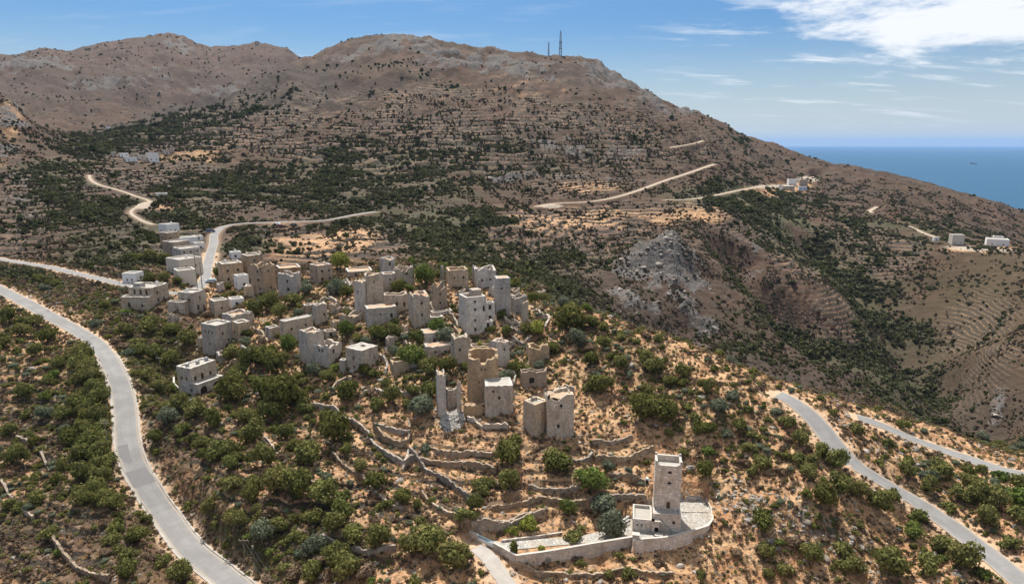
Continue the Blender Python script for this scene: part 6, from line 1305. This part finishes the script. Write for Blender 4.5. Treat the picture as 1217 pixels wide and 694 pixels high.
# ------------------------------------------------------------------ vehicles
GL = plain_mat('tinted_glass', (.02, .025, .03), (.03, .035, .04), 2, .12, 0, .5); TY = plain_mat('tyre_rubber', (.02, .02, .02), (.035, .035, .035), 5, .9, 0)
def paint(name, c, rough=.35): return plain_mat(name, tuple(v * .95 for v in c), c, .5, rough, 0, .5)
LAMP = plain_mat('lamp_lens', (.6, .6, .58), (.7, .7, .68), 2, .2, 0, .5); RED = plain_mat('rear_lens', (.35, .02, .02), (.45, .03, .03), 2, .3, 0, .5)
def car(label, px, py, ang, col_, van=False, Lc=4.2, cat='car'):
    X, Y, Z = [float(v[0]) for v in hit(ZG, [px], [py])]; Z += .13; r = empty('parked_van' if van else 'parked_car', (X, Y, Z), ang); tag(r, label, cat)
    hw = .86; L2 = Lc / 2
    prof = [(-L2, .35), (-L2, .85), (-L2 + .15, .98), (-L2 + .75, 1.02), (-L2 + 1.25, 1.45), (L2 - .75, 1.48), (L2 - .25, 1.02), (L2, .92), (L2, .35)] if not van else [(-L2, .4), (-L2, .95), (-L2 + .5, 1.1), (-L2 + 1.1, 1.85), (L2 - .1, 1.9), (L2, 1.2), (L2, .4)]
    mb = MB()
    def P(p, s, ins=0): k = .88 if p[1] > 1.2 else 1.0; return (p[0], s * hw * k, p[1])
    for s in (-1, 1):
        f_ = [P(p, s) for p in prof]; mb.face(f_ if s > 0 else f_[::-1])
    for i in range(len(prof)): j = (i + 1) % len(prof); mb.face([P(prof[i], 1), P(prof[j], 1), P(prof[j], -1), P(prof[i], -1)][::-1])
    mb.build('body', col_, r)
    def glass(x0, x1, z0, z1, nm='side_window'):
        for s in (-1, 1):
            g_ = MB(); y0, y1 = s * (hw * .97 + .012), s * (hw * .885 + .012); f_ = [(x0, y0, z0), (x1, y0, z0), (x1 - .1, y1, z1), (x0 + .25, y1, z1)]; g_.face(f_ if s < 0 else f_[::-1]); g_.build(nm, GL, r)
    glass(-L2 + .95, .0, 1.04, 1.38 if not van else 1.7); glass(.05, L2 - .6, 1.04, 1.38 if not van else 1.7)
    a, b_ = (prof[3], prof[4]) if not van else (prof[2], prof[3]); g_ = MB(); g_.face([(a[0] - .02, -.72, a[1] + .03), (a[0] - .02, .72, a[1] + .03), (b_[0] - .03, .68, b_[1] - .03), (b_[0] - .03, -.68, b_[1] - .03)][::-1]); g_.build('windscreen', GL, r)
    for x in (-L2 + .8, L2 - .8):
        for s in (-1, 1): g_ = MB(); g_.tube((x, s * hw - s * .2, .32), (x, s * hw + s * .02, .32), .32, None, 14); wv = g_.build('wheel', TY, r); g_ = MB(); g_.tube((x, s * hw + s * .021, .32), (x, s * hw + s * .035, .32), .19, None, 10); g_.build('rim', M['metal'], wv)
    for s in (-.6, .6): g_ = MB(); g_.box(-L2 - .02, -L2 + .05, s - .14, s + .14, .66, .8); g_.build('headlight', LAMP, r); g_ = MB(); g_.box(L2 - .05, L2 + .02, s - .12, s + .12, .7, .85); g_.build('tail_light', RED, r)
    return r
car('silver blue car parked at the roadside between the poles and the brown house', 251, 336, R(20), paint('silver_blue_paint', (.38, .47, .52)))
car('dark blue van with a white roof stopped where the village road meets the wide road', 250.5, 276.5, R(205), paint('dark_blue_paint', (.06, .07, .12)), van=True, Lc=4.8, cat='van')
car('small white car on the wide road beyond the village', 329, 268, R(4), paint('white_paint', (.7, .7, .7)))
car('dark red car behind the small white car on the wide road', 333, 270.2, R(6), paint('dark_red_paint', (.12, .03, .03)))
car('dark green car at the right of the line on the wide road', 349, 268.6, R(4), paint('dark_green_paint', (.05, .08, .06)))
def motorbike(label, px, py, ang):
    X, Y, Z = [float(v[0]) for v in hit(ZG, [px], [py])]; Z += .12; r = empty('motorbike', (X, Y, Z), ang); tag(r, label, 'motorbike', 'motorbikes by the road')
    for x in (-.68, .68):
        g_ = MB(); n2 = 14
        for k in range(n2): a0, a1 = 2 * math.pi * k / n2, 2 * math.pi * (k + 1) / n2; g_.tube((x + .27 * math.cos(a0), 0, .33 + .27 * math.sin(a0)), (x + .27 * math.cos(a1), 0, .33 + .27 * math.sin(a1)), .055, None, 5)
        g_.build('wheel', TY, r)
    g_ = MB(); g_.tube((-.68, 0, .33), (-.38, 0, .95), .035); g_.tube((.68, 0, .33), (.05, 0, .45), .04); g_.tube((-.38, 0, .85), (.1, 0, .42), .04); g_.tube((.1, 0, .42), (.45, 0, .75), .035); g_.build('frame', M['metal'], r)
    g_ = MB(); g_.box(-.1, .22, -.16, .16, .3, .62); g_.build('engine', M['dark'], r); g_ = MB(); g_.box(-.32, .08, -.13, .13, .72, .93); g_.build('fuel_tank', paint('tank_paint', (.1, .02, .02)), r)
    g_ = MB(); g_.box(.085, .72, -.13, .13, .76, .86); g_.build('seat', M['dark'], r); g_ = MB(); g_.tube((-.4, -.34, 1.02), (-.4, .34, 1.02), .02); g_.build('handlebar', M['metal'], r)
motorbike('motorbike standing at the kerb halfway along the village street', 257, 307, R(80))
motorbike('motorbike nearest the dark red car on the wide road', 339, 269.3, R(5))
motorbike('motorbike midway between the dark red and dark green cars', 343.5, 269.5, R(8))

def tank(label, hh, fx, fy):
    r = empty('water_tank', (0, 0, 0)); c_, s_ = math.cos(hh['rz']), math.sin(hh['rz']); lx, ly = fx * hh['Lb'], fy * hh['La']
    r.location = (hh['X'] + lx * c_ - ly * s_, hh['Y'] + lx * s_ + ly * c_, hh['Z'] + hh['fz'] + .02); tag(r, label, 'water tank', 'roof water tanks')
    g_ = MB(); 
    for a in (-.35, .35):
        for b_ in (-.35, .35): g_.box(a - .04, a + .04, b_ - .04, b_ + .04, 0, .35)
    g_.build('stand', M['metal'], r); g_ = MB(); g_.tube((0, 0, .36), (0, 0, 1.35), .48, .48, 14); g_.build('barrel', M['white'], r); g_ = MB(); g_.tube((0, 0, 1.352), (0, 0, 1.5), .47, .15, 14); g_.build('lid', M['metal'], r)
for nm_, hh, fx, fy in (('the wide two-storey house', 1, .75, .3), ('the square flat roofed stair house', 3, .3, .6), ('the topmost white house of the left cluster', 5, .7, .5), ('the long cream house', 12, .6, .5), ('the square white house right of the road', 14, .5, .5), ('the brown house right of the blue car', 17, .3, .6)):
    tank('white water tank on the roof of ' + nm_, HOUSES[hh], fx, fy)
# ------------------------------------------------------------------ poles and wires
PM = plain_mat('weathered_pole', (.16, .13, .10), (.24, .20, .16), 4.0); CM = plain_mat('ceramic', (.55, .56, .58), (.7, .7, .72), 4.0, .4)
def pole(label, px, py, top, arms=1, lamp=False, wdt=.12, hgt=None):
    X, Y, Z = [float(v[0]) for v in hit(ZG, [px], [py])]; Hp = hgt or Y * (float(pix(px, top)[1]) - float(pix(px, py)[1])); r = empty('utility_pole' if not lamp else 'street_lamp', (X, Y, Z)); tag(r, label, 'pole' if not lamp else 'street lamp')
    g_ = MB(); g_.tube((0, 0, -.6), (0, 0, Hp), wdt, wdt * .65, 8); g_.build('pole', PM if not lamp else M['metal'], r)
    for k in range(arms):
        g_ = MB(); z = Hp - .25 - .7 * k; g_.box(-.9, .9, -.05, .05, z, z + .1); am = g_.build('crossarm', PM, r)
        for x in (-.8, 0.0, .8): g_ = MB(); g_.tube((x, 0, z + .102), (x, 0, z + .32), .055, .04, 8); g_.build('insulator', CM, am)
    if lamp: g_ = MB(); g_.tube((0, 0, Hp - .05), (.9, 0, Hp + .2), .04, .03, 6); g_.build('arm', M['metal'], r); g_ = MB(); g_.box(.75, 1.25, -.12, .12, Hp + .12, Hp + .24); g_.build('lamp_head', M['white'], r)
    return (X, Y, Z + Hp)
pA = pole('wooden utility pole with white insulators on the left verge of the left road', 129, 537, 499, 2)
pB = pole('wooden pole half sunk in dark scrub above the foot of the left road', 292, 672, 641, 1)
pC = pole('slender dark pole on the slope below the right end of the tower terrace', 837, 716, 661, 0, wdt=.09)
pD = pole('left one of the two tall poles in front of the long cream house', 235, 345, 297, 1, wdt=.16)
pE = pole('right one of the two tall poles in front of the long cream house', 240.5, 344, 312, 1, wdt=.2)
pole('street lamp left of the whitewashed cube house', 142, 338, 314, 0, True, wdt=.09)
pole('thin pole beside the wide road above the dense trees', 289.5, 272, 262, 0, wdt=.14)
pole('short pole on the near side of the village street bend', 243, 300, 290, 0, wdt=.12)
pF = pole('thin pole on the pale ridge left of the right road crest', 812, 432, 418, 0, wdt=.1)
WM = plain_mat('cable', (.05, .05, .05), (.08, .08, .08), 5)
def wire(a, b_, sag, r_=.022):
    pts = [Vector(a).lerp(Vector(b_), k / 14) - Vector((0, 0, sag * 4 * (k / 14) * (1 - k / 14))) for k in range(15)]; g_ = MB()
    for p, q in zip(pts[:-1], pts[1:]): g_.tube(p, q, r_, None, 4)
    return g_
u, t_ = pix(352, 735); yb = 104.0
for k in range(3):
    g_ = wire((pB[0] + (k - 1) * .8, pB[1], pB[2] + .05), (float(u) * yb + (k - 1) * .9, yb, CAMZ + float(t_) * yb), .5); tag(g_.build('overhead_cable', WM), ('leftmost', 'middle', 'rightmost')[k] + ' of three sagging cables running downhill from the pole in dark scrub', 'cable', 'sagging cables')
g_ = wire((pD[0], pD[1], pD[2] - .1), (pE[0], pE[1], pE[2]), .3); tag(g_.build('overhead_cable', WM), 'short cable linking the two tall poles in the village', 'cable')

# ------------------------------------------------------------------ masts on the summit
STEEL = plain_mat('dark_steel', (.17, .19, .22), (.25, .27, .30), 1.0, .5)
def mast(label, px, py, top, drums, w0):
    us, ts = pix(px, py); gi_ = int(round((us - U[0]) / (U[1] - U[0]))); kk = int(np.argmax(((ZG[:, gi_] - CAMZ) / YG[:, gi_]) * (YG[:, gi_] > 900))); Y = float(YG[kk, gi_]) + 3; X = float(us) * Y; Z = float(height(ZG, X, Y)[0]); Hm = Y * (float(pix(px, top)[1])) + CAMZ - Z; r = empty('radio_mast', (X, Y, Z)); tag(r, label, 'mast')
    MG = STEEL; L4 = [(-1, -1), (1, -1), (1, 1), (-1, 1)]; n2 = 9
    for a, b_ in L4: g_ = MB(); g_.tube((a * w0, b_ * w0, -2), (a * w0 * .35, b_ * w0 * .35, Hm), .5, .4, 5); g_.build('leg', MG, r)
    g_ = MB()
    for k in range(n2):
        z0, z1 = Hm * k / n2, Hm * (k + 1) / n2; s0, s1 = w0 * (1 - .65 * k / n2), w0 * (1 - .65 * (k + 1) / n2)
        for i in range(4): a, b_ = L4[i], L4[(i + 1) % 4]; g_.tube((a[0] * s0, a[1] * s0, z0), (b_[0] * s1, b_[1] * s1, z1), .24, None, 4); g_.tube((b_[0] * s0, b_[1] * s0, z0), (a[0] * s1, a[1] * s1, z1), .24, None, 4)
    g_.build('lattice', MG, r)
    for f, w_ in drums: g_ = MB(); g_.tube((0, 0, Hm * f - .5), (0, 0, Hm * f + .6), w_, w_, 12); g_.build('platform', MG, r)
    g_ = MB(); g_.tube((0, 0, Hm), (0, 0, Hm * 1.08), .5, .3, 5); g_.build('antenna', MG, r)
mast('tall lattice radio mast with three round platforms on the mountain summit', 666, 66, 38, ((.3, 3.0), (.42, 1.8), (.55, 3.2), (.97, 1.3)), 2.4)
mast('short thin radio mast left of the tall one on the mountain summit', 652, 64, 51, ((.3, 1.2),), 1.2)
pG = pole('wooden pole on the slope between left road and the wide house', 150, 398, 372, 1, wdt=.13)
pH = pole('wooden pole at the left road where it leaves the village slope', 60, 366, 345, 1, wdt=.13)
pI = pole('wooden pole in the bushes left of the arched house', 192, 452, 425, 1, wdt=.12)
for a_, b_, nm_ in ((pH, pG, 'cable from the pole at the left road to the pole below the wide house'), (pG, pI, 'cable from the pole below the wide house to the one by the arched house'), (pG, pD, 'cable climbing from the pole below the wide house to the two tall poles')):
    tag(wire(a_, b_, 1.2).build('overhead_cable', WM), nm_, 'cable')
# ship far out at sea
u, t_ = pix(1157, 195.0); ys_ = -CAMZ / float(t_); r = empty('cargo_ship', (float(u) * ys_, ys_, 0), 0); tag(r, 'tiny dark cargo ship far out on the blue sea', 'ship')
Ls = 9.0 * ys_ / F; g_ = MB(); h2 = Ls / 2; g_.face([(-h2, 0, 8), (-h2 * .9, -8, 8), (h2 * .85, -8, 8), (h2, 0, 9), (h2 * .85, 8, 8), (-h2 * .9, 8, 8)])
base_ = [(-h2 * .96, 0, -1), (-h2 * .86, -6, -1), (h2 * .8, -6, -1), (h2 * .93, 0, -1), (h2 * .8, 6, -1), (-h2 * .86, 6, -1)]; tp_ = [(-h2, 0, 8), (-h2 * .9, -8, 8), (h2 * .85, -8, 8), (h2, 0, 9), (h2 * .85, 8, 8), (-h2 * .9, 8, 8)]
for i in range(6): j = (i + 1) % 6; g_.face([base_[i], base_[j], tp_[j], tp_[i]])
g_.build('hull', paint('hull_paint', (.06, .07, .1)), r); g_ = MB(); g_.box(-h2 * .85, -h2 * .6, -6, 6, 8, 24); g_.build('bridge', paint('bridge_paint', (.3, .3, .3)), r)
for k in range(3): g_ = MB(); x_ = -h2 * .4 + k * h2 * .4; g_.box(x_, x_ + h2 * .28, -6, 6, 8.1, 11); g_.build('hatch', paint('hatch_paint', (.12, .08, .07)), r)
haze_box()
